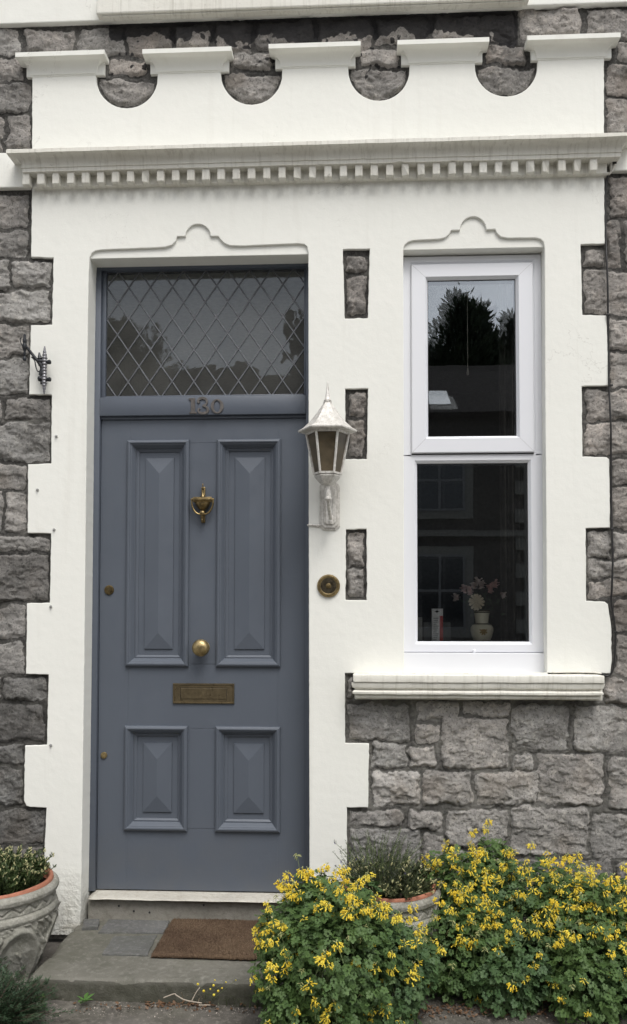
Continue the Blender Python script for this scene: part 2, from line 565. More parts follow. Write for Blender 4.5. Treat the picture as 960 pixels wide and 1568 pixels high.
GR_Z = at(480, 288, -.005).z - .012
M = {}
M['plaster'] = m_plaster()
M['mould'] = m_moulding()
M['stone'] = m_stone()
M['door'] = m_door()
M['frame'] = m_door('door_frame_paint', (.095, .110, .138))
M['upvc'] = m_simple('white_plastic', (.735, .745, .78), .32, 0, .006, 3, .00002, .5, .015)
M['gasket'] = m_simple('black_rubber', (.015, .015, .016), .5)
M['hinge'] = m_simple('galvanised', (.45, .45, .44), .4, .8)
M['lead'] = m_simple('lead_came', (.115, .12, .13), .55, .25, .25, 60)
M['brass'] = m_brass()
M['brass_bright'] = m_brass('polished_brass', (.52, .40, .20), (.13, .10, .055), .6)
M['bronze'] = m_brass('dark_bronze', (.25, .20, .12), (.12, .095, .06), .45)
M['digits'] = m_simple('weathered_number_metal', (.105, .095, .088), .55, .3, .3, 60)
M['glass_old'] = m_glass('old_leaded_glass', (.86, .88, .88), .07, 1.05, .10)
M['glass'] = m_glass('window_glass', (.97, .985, .98), 0.004, 2.9)
M['glass_in'] = m_glass('inner_glass', (1, 1, 1), 0.004, 1.0)
M['iron'] = m_simple('black_iron', (.028, .03, .034), .45, .5, .35, 70, .001)
M['iron_light'] = m_simple('worn_iron', (.20, .20, .215), .4, .6, .35, 70, .001)
M['cable'] = m_simple('black_cable', (.014, .013, .013), .45)
M['cable_white'] = m_simple('painted_cable', (.62, .60, .54), .5)
M['thresh'] = m_concrete('painted_threshold', (.58, .56, .50), (.46, .44, .39), (.36, .32, .26), 1.0)
M['riser'] = m_concrete('worn_riser_paint', (.30, .285, .25), (.23, .22, .19), (.16, .145, .12), 1.2)
M['step'] = m_concrete('mossy_step_concrete', (.175, .168, .145), (.12, .117, .098), (.26, .25, .22), 1.0, .45, 0, .080)
M['ground'] = m_concrete('weathered_tarmac', (.145, .134, .12), (.080, .073, .064), (.26, .24, .21), 1.3, .3, 1)
M['yard'] = m_concrete('pale_bounce_yard', (.30, .29, .27), (.24, .23, .21), (.36, .35, .32), .4)  # unseen yard round the path, made pale to bounce light up under the mouldings
M['road'] = m_concrete('road_asphalt', (.055, .055, .056), (.04, .04, .041), (.09, .09, .09), .6)
M['terra'] = m_simple('terracotta', (.36, .15, .095), .75, 0, .22, 22, .002, .3)
M['soil'] = m_simple('potting_soil', (.03, .022, .016), .95, 0, .4, 60, .01, .2)
M['planter'] = m_concrete('cast_stone', (.37, .36, .32), (.24, .235, .20), (.47, .46, .42), 2.2, .35)
M['wood_dark'] = m_simple('dark_room_wood', (.05, .035, .025), .5)
# ------------------------------------------------------------------ the house front
house = thing('terraced_house', 'grey stone house front with cream render surround, slate blue door and white window', 'house')

SUR = [(49, 86), (147, 82)] + [(147, 118)] + [(p[0], p[1]) for p in arc(194, 119, 47, 46.5, 180, 0, 18)][1:-1] + [(241, 116), (241, 78), (338, 74)] \
    + [(338, 110)] + arc(385, 112, 47, 48, 180, 0, 18)[1:-1] + [(432, 109), (432, 72), (533, 68)] \
    + [(533, 103)] + arc(580, 106, 47, 48, 180, 0, 18)[1:-1] + [(627, 103), (627, 64), (727, 59)] \
    + [(727, 96)] + arc(775, 100, 48, 47.5, 180, 0, 18)[1:-1] + [(823, 97), (823, 56), (925, 52)]
SUR += [(925, 200), (925.5, 270), (926, 373), (889, 374.5), (892, 482), (929, 483), (931, 560), (932, 590), (891, 591.5), (892, 699),
        (929, 700), (933, 703), (934, 760), (934, 808), (897, 809), (897.5, 920), (926, 921.5), (931, 925), (936, 960), (937, 1012), (935, 1031),
        (528, 1031), (528.5, 1138), (565, 1139), (563.5, 1236.5), (531, 1236.5), (532, 1430),
        (474, 1430), (473, 1000), (472, 388), (470, 377.5), (466, 374), (455, 372.8), (372, 376.5), (352, 376), (343, 372), (337, 366), (334, 361.5), (323, 361.5)]
SUR += arc(303, 360, 19, 17.5, 0, 180, 14)[0:0] or []
SUR += [(303 + 19 * cos(RAD(a)), 361 - 18 * sin(RAD(a))) for a in range(0, 181, 12)]
SUR += [(283, 361.5), (271, 362), (269, 369), (263, 375), (252, 378.5), (155, 382.5), (146, 384), (140, 388), (137, 395),
        (135.6, 420), (133.5, 560), (131.5, 760), (129, 1000), (126.5, 1200), (124.5, 1330), (123, 1400), (121, 1432),
        (68, 1432), (67.5, 1300), (71, 1237), (46, 1236), (40, 1234), (36.5, 1226), (38, 1142), (71.5, 1141),
        (74, 1033), (39.5, 1032), (41, 924), (76, 923), (78, 817), (42, 816), (42.5, 711), (78, 709.5), (79, 604.5), (44, 604),
        (47, 498), (79.5, 497), (81.5, 394.5), (47.5, 393.5), (48.5, 290), (49, 150)]
WIN = [(617.5, 386), (618, 379), (620, 374.5), (625, 370.5), (633, 368), (672, 366), (682, 363.5), (688, 358), (691, 352.5), (704, 352)]
WIN += [(724.5 - 20 * cos(RAD(a)), 352 - 20.5 * sin(RAD(a))) for a in range(0, 181, 12)]
WIN += [(745, 351.5), (758, 351), (761, 357), (767, 362.5), (778, 364.5), (820, 364), (828, 366), (832.5, 371), (834, 381),
        (834.8, 600), (836.3, 800), (837.5, 1031.5), (618.8, 1031.5), (618.2, 700)]
REC1 = [(525, 382), (566, 381), (563, 487), (528, 487.5)]
REC2 = [(528.5, 595.5), (563.5, 595), (561.5, 703), (529, 703)]
REC3 = [(529.5, 810.5), (561, 810), (561.5, 919), (529, 918.5)]
DOORWAY = [(137, 395), (129, 1000), (121, 1435), (474, 1435), (473, 1000), (472, 385)]

# bring the four corner edges of the window onto plumb lines
poly_solid('render_surround', [ats(roughen(SUR, 6, .38, 1))] + [ats(roughen(q, 6, .38, 2 + i)) for i, q in enumerate((WIN, REC1, REC2, REC3))],
           0.0, 0.135, M['plaster'], house, bevel=.0028)

# lintel plates set back inside the raised outlines over door and window
def lintel(x0, x1, ya, yb, py_top, name):
    a, b = at(x0, py_top), at(x1, py_top)
    za = at(x0, ya).z; zb = at(x1, yb).z
    mb = MB(); mb.bbox(a.x, b.x, .0105, .1335, (za + zb) / 2, a.z, .0022)
    mb.build(name, M['plaster'], house)
    return (za + zb) / 2
Z_DSOF = lintel(128, 482, 396, 386.5, 330, 'door_lintel')
Z_WSOF = lintel(610, 842, 382.5, 375.5, 322, 'window_lintel')

# ---------------- rock faced stonework as one relief sheet
def poly_sd(P, X, Y):
    """signed distance in pixels (negative inside)"""
    P = np.array(P, float); d = np.full(X.shape, 1e9); ins = np.zeros(X.shape, bool)
    n = len(P)
    for i in range(n):
        ax, ay = P[i]; bx, by = P[(i + 1) % n]
        ex, ey = bx - ax, by - ay; L = ex * ex + ey * ey or 1
        t = np.clip(((X - ax) * ex + (Y - ay) * ey) / L, 0, 1)
        d = np.minimum(d, (X - ax - t * ex) ** 2 + (Y - ay - t * ey) ** 2)
        c = ((ay > Y) != (by > Y)) & (X < (bx - ax) * (Y - ay) / ((by - ay) or 1e-9) + ax)
        ins ^= c
    d = np.sqrt(d)
    return np.where(ins, -d, d)

ST = []   # x0, y0, x1, y1, tone, warmth, relief
def S(tone, warm, rel, *rs):
    for r in rs: ST.append((*r, tone, warm, rel))
S(.50, .55, 1, (-75, 42, 27, 80), (35, 42, 113, 78), (119, 40, 190, 84), (-75, 84, 34, 120), (-75, 124, 45, 170), (9, 174, 47, 228), (-75, 174, 3, 234))
S(.50, .9, 1, (195, 38, 259, 84), (266, 34, 322, 76), (329, 30, 383, 78), (390, 28, 478, 72), (486, 26, 569, 72), (576, 24, 656, 66), (664, 20, 790, 62))
S(.56, .75, 1, (798, 11, 890, 54), (899, 10, 975, 58))
S(.54, .8, 1, (165, 89, 225, 113), (354, 77, 416, 105), (550, 72, 611, 101), (745, 66, 806, 95))
S(.54, .7, 1.1, (140, 120, 252, 170), (330, 112, 440, 166), (526, 106, 634, 160), (722, 100, 832, 154))
S(.50, .9, 1, (945, 60, 1035, 90), (929, 94, 1035, 144), (929, 148, 1035, 204))
S(.50, .85, 1, (934, 268, 1035, 332), (931, 337, 951, 408), (957, 335, 1035, 408), (895, 381, 928, 409), (896, 413, 1035, 480), (934, 485, 1035, 535), (936, 540, 1035, 592))
S(.54, .9, 1, (896, 596, 1035, 642), (896, 646, 1035, 696), (938, 705, 1035, 741), (938, 745, 1035, 808))
S(.48, .7, 1.1, (901, 814, 936, 853), (940, 814, 1035, 853), (902, 857, 1035, 886), (903, 890, 1035, 916), (941, 922, 1035, 966), (943, 971, 1035, 1033), (929, 1039, 1035, 1078))
S(.44, .35, 1, (-75, 297, 43, 346), (-75, 351, 42, 393), (-75, 398, 13, 440))
S(.56, .4, 1.1, (17, 399, 77, 440), (-75, 445, 76, 492), (-75, 497, 43, 544))
S(.45, .4, 1.1, (-75, 548, 42, 603), (6, 609, 77, 642), (-75, 609, 2, 642), (-75, 647, 76, 706))
S(.50, .35, 1.1, (-75, 711, 39, 750), (6, 754, 39, 814), (-75, 754, 2, 814))
S(.39, .25, 1.0, (-75, 821, 75, 843), (-75, 848, 74, 921), (-75, 927, 38, 977), (-75, 983, 36, 1033), (5, 1039, 70, 1073), (-75, 1039, 1, 1073), (-75, 1078, 67, 1136))
S(.36, .2, .95, (-75, 1142, 34, 1173), (-75, 1177, 33, 1236), (-75, 1241, 67, 1291), (5, 1297, 66, 1332), (-75, 1297, 1, 1332), (-75, 1337, 66, 1400), (-75, 1404, 66, 1470))
S(.56, .4, 1.0, (533, 1078, 629, 1136), (636, 1076, 705, 1103), (711, 1076, 783, 1096), (636, 1109, 676, 1138), (678, 1100, 780, 1177), (785, 1080, 872, 1150))
S(.45, .4, .9, (880, 1081, 1035, 1154))
S(.56, .4, 1.1, (570, 1139, 624, 1178), (628, 1142, 668, 1177), (787, 1156, 818, 1183), (571, 1183, 643, 1236), (648, 1182, 723, 1233), (728, 1184, 823, 1234))
S(.40, .45, 1.0, (824, 1156, 925, 1233), (933, 1161, 1035, 1240))
S(.50, .35, 1.1, (535, 1242, 618, 1265), (535, 1270, 645, 1332), (625, 1242, 680, 1273), (685, 1240, 778, 1299))
S(.42, .5, 1.0, (785, 1237, 902, 1311), (907, 1248, 1035, 1317), (650, 1279, 681, 1330), (685, 1304, 780, 1360), (786, 1317, 940, 1370), (946, 1323, 1035, 1372), (535, 1337, 600, 1400), (605, 1336, 680, 1396),
  (684, 1365, 800, 1430), (805, 1375, 1035, 1430), (535, 1405, 1035, 1470))
S(.52, .7, 1.3, (532, 389, 560, 414), (531, 420, 562, 482))
S(.50, .7, 1.2, (532, 600, 560, 635), (532, 639, 560, 698), (531, 816, 559, 868), (532, 871, 559, 914), (531, 1035, 541, 1068))
# courses beyond the edges of the photograph
rr = random.Random(5)
for side in (-1, 1):
    y = -420
    while y < 1500:
        h = rr.uniform(38, 72)
        x = -84 if side < 0 else 1041
        while -420 < x < 1380:
            L_ = rr.uniform(50, 130)
            a, b = (x - L_, x) if side < 0 else (x, x + L_)
            ST.append((a, y, b, y + h, rr.uniform(.4, .52), rr.random(), 1)); x = a - 6 if side < 0 else b + 6
        y += h + 6
y = -420
while y < -6:
    h = min(rr.uniform(38, 66), -6 - y) ; x = -80
    while x < 1035:
        L_ = min(rr.uniform(60, 120), 1035 - x); ST.append((x, y, x + L_ - 5, y + h, rr.uniform(.4, .52), rr.random(), 1)); x += L_ + 1
    y += h + 6

def axis(a0, a1, b0, b1, fine, coarse):
    return np.concatenate([np.arange(a0, b0, coarse), np.arange(b0, b1, fine), np.arange(b1, a1 + coarse, coarse)])
gx = axis(-400, 1360, -30, 990, 1.7, 9.0)
gy = axis(-400, 1440, -8, 1440, 1.7, 9.0)
GX, GY = np.meshgrid(gx, gy)
sd_sur = poly_sd(SUR, GX, GY)
for hole in (WIN, REC1, REC2, REC3):
    sd_sur = np.maximum(sd_sur, -poly_sd(hole, GX, GY))
opening = (poly_sd(WIN, GX, GY) < 1) | (poly_sd(DOORWAY, GX, GY) < 3)
keep = (sd_sur > -9) & ~opening
# domain warp makes the arrises irregular
WX = GX + (fbm(GX / 24, GY / 24, 3, 11) - .5) * 13 + (fbm(GX / 6, GY / 6, 3, 14) - .5) * 5.5
WY = GY + (fbm(GX / 26, GY / 26, 3, 12) - .5) * 12 + (fbm(GX / 6, GY / 6, 3, 15) - .5) * 5.5
best = np.full(GX.shape, -1e9); sid = np.zeros(GX.shape, int)
for i, s_ in enumerate(ST):
    cx, cy, hx, hy = (s_[0] + s_[2]) / 2, (s_[1] + s_[3]) / 2, (s_[2] - s_[0]) / 2, (s_[3] - s_[1]) / 2
    m = (abs(GX - cx) < hx + 8) & (abs(GY - cy) < hy + 8)
    qx, qy = abs(WX[m] - cx) - hx + 4, abs(WY[m] - cy) - hy + 4
    d = -(np.hypot(np.maximum(qx, 0), np.maximum(qy, 0)) + np.minimum(np.maximum(qx, qy), 0) - 4)
    bb = best[m]; u = d > bb
    bb[u] = d[u]; best[m] = bb; ss = sid[m]; ss[u] = i; sid[m] = ss
jointd = best - 0.6
wal = np.minimum(best, sd_sur - 3.5 + (fbm(GX / 9, GY / 9, 2, 40) - .5) * 5)     # mortar strip along the render edge
SA = np.array(ST)
cxs = (SA[:, 0] + SA[:, 2]) / 2; cys = (SA[:, 1] + SA[:, 3]) / 2
rs = np.random.RandomState(3)
K = 7
ang = rs.uniform(0, 2 * pi, (len(ST), K)); slope = rs.uniform(.05, .60, (len(ST), K)); off = rs.uniform(1.0, 9.5, (len(ST), K))
fac = np.full(GX.shape, 1e9)
wob = (fbm(GX / 13, GY / 13, 4, 21) - .5) * 9
wob2 = (fbm(GX / 9, GY / 11, 4, 22) - .5) * 9
for k in range(K):
    px_ = (GX + wob - cxs[sid]) * np.cos(ang[sid, k]) + (GY + wob2 - cys[sid]) * np.sin(ang[sid, k])
    fac = np.minimum(fac, off[sid, k] + px_ * slope[sid, k])
fac = np.clip(fac, -4, 12)
# stepped fractures: quantised noise gives ledges with sharp undersides
q = fbm((GX + GY * .35) / 46 + 5 + sid * 3.7, (GY - GX * .2) / 25 + sid * 1.9, 5, 33) * 4.6 + (fbm(GX / 10, GY / 7, 4, 34) - .5) * .9
led = np.floor(q) + np.clip((q - np.floor(q)) * 3.0, 0, 1)
rid = 1 - abs(fbm(GX / 20 + sid, GY / 12, 5, 35) - .5) * 5
hmm = 6 + fac * 1.35 + (led - 2.3) * 7.5 + np.clip(rid, 0, 1) * 1.6 + (fbm(GX / 6, GY / 5, 4, 36) - .5) * 6.5 + (fbm(GX / 2.6, GY / 2.4, 3, 37) - .5) * 2.2
hmm *= SA[sid, 6]
t_ = np.clip(wal / 4.0, 0, 1); prof = t_ * t_ * (3 - 2 * t_)
mort_h = (fbm(GX / 4, GY / 4, 4, 50) - .5) * 3.0
crack = np.clip(1 - abs(fbm(GX / 30, GY / 30, 3, 52) - .5) * 9, 0, 1) * 0
under = np.exp(-((wal + 1.0) / 1.3) ** 2) * np.clip(fbm(GX / 26, GY / 9, 2, 53) * 3 - 1.0, 0, 1) * 5.5     # open cracks round the stones
depth = 15.0 - prof * (hmm + 3) * .82 - (1 - prof) * mort_h + under
depth = np.where(sd_sur < 1.5, np.maximum(depth, 8 + (1.5 - np.maximum(sd_sur, -6)) * 1.0), np.maximum(depth, -19))
# stains: damp black growth under the upper sill
edge = 55 + (fbm(GX / 34, GY / 60, 4, 60) - .5) * 58 + (fbm(GX / 8, GY / 8, 3, 61) - .5) * 12
stain = np.clip((edge - GY) / 12 + .5, 0, 1) * np.clip((GX - 160) / 12, 0, 1) * np.clip((800 - GX) / 12, 0, 1)
stain = np.maximum(stain, np.clip(fbm(GX / 10, GY / 10, 3, 62) * 3 - 1.75, 0, 1) * (GY < 120) * (GX > 150) * (GX < 640) * (sid >= 0) * .95)
idx = -np.ones(GX.shape, int)
quad = keep[:-1, :-1] & keep[1:, :-1] & keep[1:, 1:] & keep[:-1, 1:]
used = np.zeros(GX.shape, bool)
used[:-1, :-1] |= quad; used[1:, :-1] |= quad; used[1:, 1:] |= quad; used[:-1, 1:] |= quad
idx[used] = np.arange(used.sum())
dx = fwd.x * F + r2.x * (GX - PX) - u2.x * (GY - PY)
dy = fwd.y * F + r2.y * (GX - PX) - u2.y * (GY - PY)
dz = fwd.z * F + r2.z * (GX - PX) - u2.z * (GY - PY)
tt = 3.45 / dy
WXw = dx * tt; WZw = CAM_Z + dz * tt
V = np.stack([WXw[used], depth[used] / 1000, WZw[used]], 1)
ii = idx
FQ = np.stack([ii[1:, :-1][quad], ii[1:, 1:][quad], ii[:-1, 1:][quad], ii[:-1, :-1][quad]], 1)
sw = obj('stone_wall', V, FQ, M['stone'], house, smooth=True)
me = sw.data
ca = me.color_attributes.new('tone', 'FLOAT_COLOR', 'POINT')
ton = SA[sid, 4] * np.where(SA[sid, 1] < 1070, 1.16, 1.0) + (_h(sid, sid * 7 + 3, 9) - .5) * .26 + (SA[sid, 1] > 1070) * (SA[sid, 0] > 400) * .12 - (SA[sid, 0] < 0) * (SA[sid, 1] > 1070) * .03
C4 = np.stack([np.clip(wal[used] / 3 + .35, 0, 1), ton[used], stain[used], np.ones(used.sum())], 1)
ca.data.foreach_set('color', C4.astype(np.float32).ravel())
wa = me.attributes.new('warmth', 'FLOAT', 'POINT')
wa.data.foreach_set('value', np.clip(SA[sid, 5] + (_h(sid, sid * 5 + 1, 4) - .5) * .5, 0, 1)[used].astype(np.float32))
me.update()

# ---------------- cornice with dentils
P_TOP = .105
def zz(px, py, p): return at(px, py, -p).z
z_t = zz(480, 216, .105); z_f = zz(480, 221.5, .105); z_c0 = zz(480, 222.5, .098)
z_c1 = zz(480, 242, .060); z_s0 = zz(480, 246, .056); z_s1 = zz(480, 252, .056)
z_d0 = zz(480, 254, .046); z_d1 = zz(480, 271, .046); z_b1 = zz(480, 277, .020)
XL, XR = at(49, 290).x + .036, at(925.5, 265).x - .008
pr = [(.0, z_t + .012), (.100, z_t + .003), (.105, z_t), (.105, z_f), (.098, z_c0)]
for i in range(1, 9):
    a = i / 8 * pi / 2
    pr.append((.098 - .038 * sin(a), z_c0 + (z_c1 - z_c0) * (1 - cos(a))))
pr += [(.060, z_s0), (.056, z_s0 - .001), (.056, z_s1), (.014, z_s1 - .002), (.014, z_d1 + .002), (.022, z_d1 - .001), (.022, z_b1 + .003), (.018, z_b1), (-.01, z_b1 - .001)]
cmb = MB(); cmb.mitred(pr, XL, XR, .02)
# cut the run into short lengths so the surface can be uneven
cor = cmb.build('cornice', M['mould'], house, auto=True)
bm = bmesh.new(); bm.from_mesh(cor.data)
for k in range(1, 110):
    x = XL + (XR - XL) * k / 110
    bmesh.ops.bisect_plane(bm, geom=bm.verts[:] + bm.edges[:] + bm.faces[:], plane_co=(x, 0, 0), plane_no=(1, 0, 0))
for v in bm.verts:
    n_ = mnoise.noise(Vector((v.co.x * 14, v.co.z * 30, v.co.y * 30))); n2_ = mnoise.noise(Vector((v.co.x * 60, v.co.z * 80, v.co.y * 50 + 7)))
    v.co.z += n_ * .0012 + max(n2_ - .35, 0) * .012; v.co.y += n2_ * .0016
bm.to_mesh(cor.data); bm.free()
xs0, xs1 = at(39.5, 280, -.046).x, at(909, 260, -.046).x
ND = 38
rd = random.Random(3)
for i in range(ND):
    x = xs0 + (xs1 - xs0) * i / (ND - 1)
    bm = bmesh.new(); bmesh.ops.create_cube(bm, size=1)
    wdt = .0305 + rd.uniform(-.0015, .0015)
    for v in bm.verts:
        v.co = (v.co.x * wdt, v.co.y * .036, v.co.z * (z_d0 - z_d1 + .004))
    bmesh.ops.bevel(bm, geom=bm.edges[:], offset=.0022, segments=2, affect='EDGES')
    if rd.random() < .36:      # chipped lower corner
        s_ = rd.choice((-1, 1))
        for v in bm.verts:
            if v.co.z < -.008 and v.co.x * s_ > 0: v.co.y += rd.uniform(.004, .014); v.co.x -= s_ * rd.uniform(0, .006)
    me_ = bpy.data.meshes.new('dentil'); bm.to_mesh(me_); bm.free(); me_.materials.append(M['mould'])
    o = bpy.data.objects.new('dentil', me_); col.objects.link(o); o.parent = cor
    o.location = (x, -.030, (z_d0 + z_d1) / 2)
    o.rotation_euler = (0, rd.uniform(-.012, .012), 0)

# ---------------- the five parapet copings
for x0, y0, x1, y1, b0, b1 in ((33, 80, 155.5, 76, 49, 146.5), (225, 75, 348.5, 71, 241, 338), (419, 67, 545, 63, 432, 533), (614.5, 61, 742, 57, 627, 727), (816, 54, 942.5, 50, 823.5, 925)):
    p = .052
    a, b = at(x0, y0, -p), at(x1, y1, -p)
    zt = (a.z + b.z) / 2
    zf = zt - .019
    zb = at((x0 + x1) / 2, (y0 + y1) / 2 + 36, -.004).z
    xa, xb = at(b0, 115).x, at(b1, 111).x
    ml, mr_ = xa - a.x, b.x - xb
    mm = MB()
    prof_ = [(.0, zt + .008), (p - .003, zt + .002), (p, zt), (p, zf), (p - .005, zf - .001)]
    for i in range(1, 9):
        s_ = i / 8 * pi / 2
        prof_.append((p - .005 - (p - .011) * sin(s_), zf - .001 + (zb + .004 - zf) * (1 - cos(s_))))
    prof_ += [(.006, zb), (0, zb)]
    mm.mitred(prof_, xa, xb, .018)
    mm.bbox(a.x + .002, b.x - .002, -.003, .019, zb - .006, zt + .006, .002)
    mm.build('parapet_coping', M['plaster'], house, auto=True)

# ---------------- string courses beside the cornice, sill and string of the storey above
mb = MB(); mb.bbox(at(-400, 240).x, at(47, 240).x, -.012, .03, at(20, 289).z, at(6, 236).z, .004); mb.build('string_course', M['plaster'], house)
mb = MB(); mb.bbox(at(934, 262).x, at(1360, 262).x, -.010, .03, at(950, 263).z, at(950, 204.5).z, .004); mb.build('string_course', M['plaster'], house)
zb_ = at(73, 34, -.012).z
mb = MB(); mb.bbox(at(-400, 34).x, at(1360, 0).x, -.012, .03, zb_, zb_ + .22, .004); mb.build('string_course', M['plaster'], house)
sz = at(478, 9.5, -.055).z
mb = MB(); mb.bbox(at(147, 22, -.055).x, at(811, -8, -.055).x, -.055, -.0125, sz, sz + .10, .006); mb.bbox(at(147, 22, -.055).x + .02, at(811, -8, -.055).x - .02, -.046, -.0125, sz - .006, sz - .0005, .003)
mb.build('upper_window_sill', M['mould'], house)
# ------------------------------------------------------------------ door frame, fanlight, front door
YF, YL, YG = .100, .122, .130       # frame face, leaf face, glass
xl, xr = at(143.5, 600, YF).x, at(473.5, 600, YF).x + .012
def X(px, Y): return at(px, 1000, Y).x
def Z(py, Y, px=310): return at(px, py, Y).z
x_f0 = (at(143.5, 450, YF).x + at(139, 1300, YF).x) / 2 - .004
x_fi = (at(152.5, 620, YF).x + at(145.5, 1300, YF).x) / 2 + .001
x_r1 = at(473, 1000, YF).x + .016
x_ri = at(470, 560, YF).x - .004
zt_top = Z(398, YF); z_head = Z(410.5, YF)
z_tr1, z_tr0 = Z(607, YF), Z(635.5, YF)
z_thr = at(300, 1368, .10).z
mb = MB()
mb.bbox(x_f0 - .03, x_fi, YF, .16, z_thr + .001, zt_top + .05, .0025)
mb.bbox(x_ri, x_r1 + .03, YF, .16, z_thr + .001, zt_top + .05, .0025)
mb.bbox(x_fi + .0002, x_ri - .0002, YF + .0008, .16, z_head, zt_top + .0495, .0025)
mb.bbox(x_fi + .0002, x_ri - .0002, YF - .004, .16, z_tr0, z_tr1, .003)
mb.bbox(x_fi + .0002, x_ri - .0002, YF + .012, .128, z_tr0 - .012, z_tr0 - .0004, .002)
frame = mb.build('door_frame', M['frame'], house, auto=True)

# glazing beads round the fanlight
gx0, gx1 = X(158.5, YG), at(465.5, 560, YG).x
gz0, gz1 = Z(605.5, YG), Z(414, YG)
mb = MB()
for a, b, c, d in ((x_fi, gx0, z_tr1, z_head), (gx1, x_ri, z_tr1, z_head)):
    mb.bbox(a + .0003, b, YF + .016, .14, c + .0003, d - .0003, .003)
mb.bbox(gx0 + .0003, gx1 - .0003, YF + .013, .14, gz1, z_head - .0003, .002)
mb.bbox(gx0 + .0003, gx1 - .0003, YF + .013, .14, z_tr1 + .0003, z_tr1 + .010, .003)
mb.build('glazing_bead', M['frame'], frame, auto=True)
gz0 = z_tr1 + .010

# fanlight: slightly wavy old sheet with diamond lead
nx, nz_ = 60, 36
xs = np.linspace(gx0 - .004, gx1 + .004, nx); zs = np.linspace(gz0 - .004, gz1 + .004, nz_)
V = []; Fq = []
for j, z in enumerate(zs):
    for i, x in enumerate(xs):
        V.append((x, YG + (mnoise.noise(Vector((x * 5, z * 6, 3))) * .0004), z))
for j in range(nz_ - 1):
    for i in range(nx - 1): Fq.append((j * nx + i, j * nx + i + 1, (j + 1) * nx + i + 1, (j + 1) * nx + i))
fan = obj('fanlight_pane', V, Fq, M['glass_old'], house, smooth=True)
# diamonds: pitch measured from the photo
dxp = (at(441 , 600, YG).x - at(118, 600, YG).x) / (323 / 34.6)
dxp = (gx1 - gx0) / 8.95
dzp = (gz1 - gz0) / 3.95
mb = MB()
def clipseg(x0, z0, x1, z1):
    t0, t1 = 0., 1.
    dx_, dz_ = x1 - x0, z1 - z0
    for p_, q_ in ((-dx_, x0 - gx0), (dx_, gx1 - x0), (-dz_, z0 - gz0), (dz_, gz1 - z0)):
        if abs(p_) < 1e-12:
            if q_ < 0: return None
            continue
        r_ = q_ / p_
        if p_ < 0: t0 = max(t0, r_)
        else: t1 = min(t1, r_)
    return (x0 + dx_ * t0, z0 + dz_ * t0, x0 + dx_ * t1, z0 + dz_ * t1) if t1 - t0 > 1e-4 else None
rl = random.Random(9)
H_ = gz1 - gz0
sl_ = dxp / dzp
ph = gx0 + dxp * .5
for s_ in (1, -1):
    for k in range(-14, 24):
        xb = ph + k * dxp + rl.uniform(-.0012, .0012)
        sg = clipseg(xb, gz1, xb + s_ * sl_ * H_ + rl.uniform(-.0015, .0015), gz0)
        if not sg: continue
        x0, z0, x1, z1 = sg
        l = math.hypot(x1 - x0, z1 - z0); ux, uz = (x1 - x0) / l, (z1 - z0) / l; nx_, nz2 = -uz, ux
        hw = .0034; y_ = YG - (.0022 if s_ > 0 else .0030)
        n_ = max(2, int(l / .03)); vv = []
        for i in range(n_ + 1):
            t = i / n_; wv = (mnoise.noise(Vector((x0 + t * 9, z0 * 7, k))) * .0012) if 0 < i < n_ else 0
            cx_, cz_ = x0 + (x1 - x0) * t + nx_ * wv, z0 + (z1 - z0) * t + nz2 * wv
            for a_, yy in ((-hw, y_ + .0016), (-hw * .55, y_ - .0006), (hw * .55, y_ - .0006), (hw, y_ + .0016)):
                vv.append((cx_ + nx_ * a_, yy, cz_ + nz2 * a_))
        mb.add(vv, [(i * 4 + c, i * 4 + c + 1, i * 4 + c + 5, i * 4 + c + 4) for i in range(n_) for c in range(3)])
mb.build('lead_lattice', M['lead'], fan, auto=True)

# numbers 130 on the transom
yt = YF - .004
def dig(lst): return [at(280 + x / 13.714, 600 + y / 13.714, yt) for x, y in lst]
one = [(122, 140), (258, 130), (258, 418), (292, 430), (292, 462), (140, 462), (140, 432), (172, 420), (172, 190), (140, 172)]
poly_solid('house_number', [dig(one)], yt - .005, yt - .0002, M['digits'], frame, .0008, label='number one of the weathered metal house number')
p3 = smooth_path([(350, 236, 0), (322, 212, 0), (338, 162, 0), (405, 136, 0), (478, 152, 0), (508, 205, 0), (490, 262, 0), (428, 296, 0)], 5)
p4 = smooth_path([(415, 292, 0), (490, 318, 0), (528, 372, 0), (498, 432, 0), (420, 456, 0), (345, 434, 0), (326, 380, 0), (356, 352, 0)], 5)
w3 = [34 + 22 * sin(pi * min(i / len(p3) * 1.2, 1)) for i in range(len(p3))]
r3 = ribbon([(p.x, p.y) for p in p3], w3); r4 = ribbon([(p.x, p.y) for p in p4], w3)
o3 = poly_solid('house_number', [dig(r3)], yt - .005, yt - .0002, M['digits'], frame, .0006, label='number three of the weathered metal house number')
mb3 = poly_solid('tmp3', [dig(r4)], yt - .0053, yt - .0002, M['digits'], frame, .0006)
ball = MB()
for bx, by in ((352, 222), (362, 362)):
    c_ = dig([(bx, by)])[0]; ball.lathe([(.0001, .0056), (.0018, .005), (.0022, .0002), (.0001, .0001)], (c_.x, yt, c_.z), 'Y', 14)
bm = bmesh.new(); bm.from_mesh(o3.data); bm.from_mesh(mb3.data)
tb = ball.build('tmpb', M['digits'], frame); bm.from_mesh(tb.data); bm.to_mesh(o3.data); bm.free()
bpy.data.objects.remove(mb3); bpy.data.objects.remove(tb)
zero_o = [(722 + 135 * cos(RAD(a)), 308 + 152 * sin(RAD(a))) for a in range(0, 360, 10)]
zero_i = [(720 + 68 * cos(RAD(a)), 308 + 122 * sin(RAD(a))) for a in range(0, 360, 10)]
poly_solid('house_number', [dig(zero_o), dig(zero_i)], yt - .005, yt - .0002, M['digits'], frame, .0008, label='number zero of the weathered metal house number')

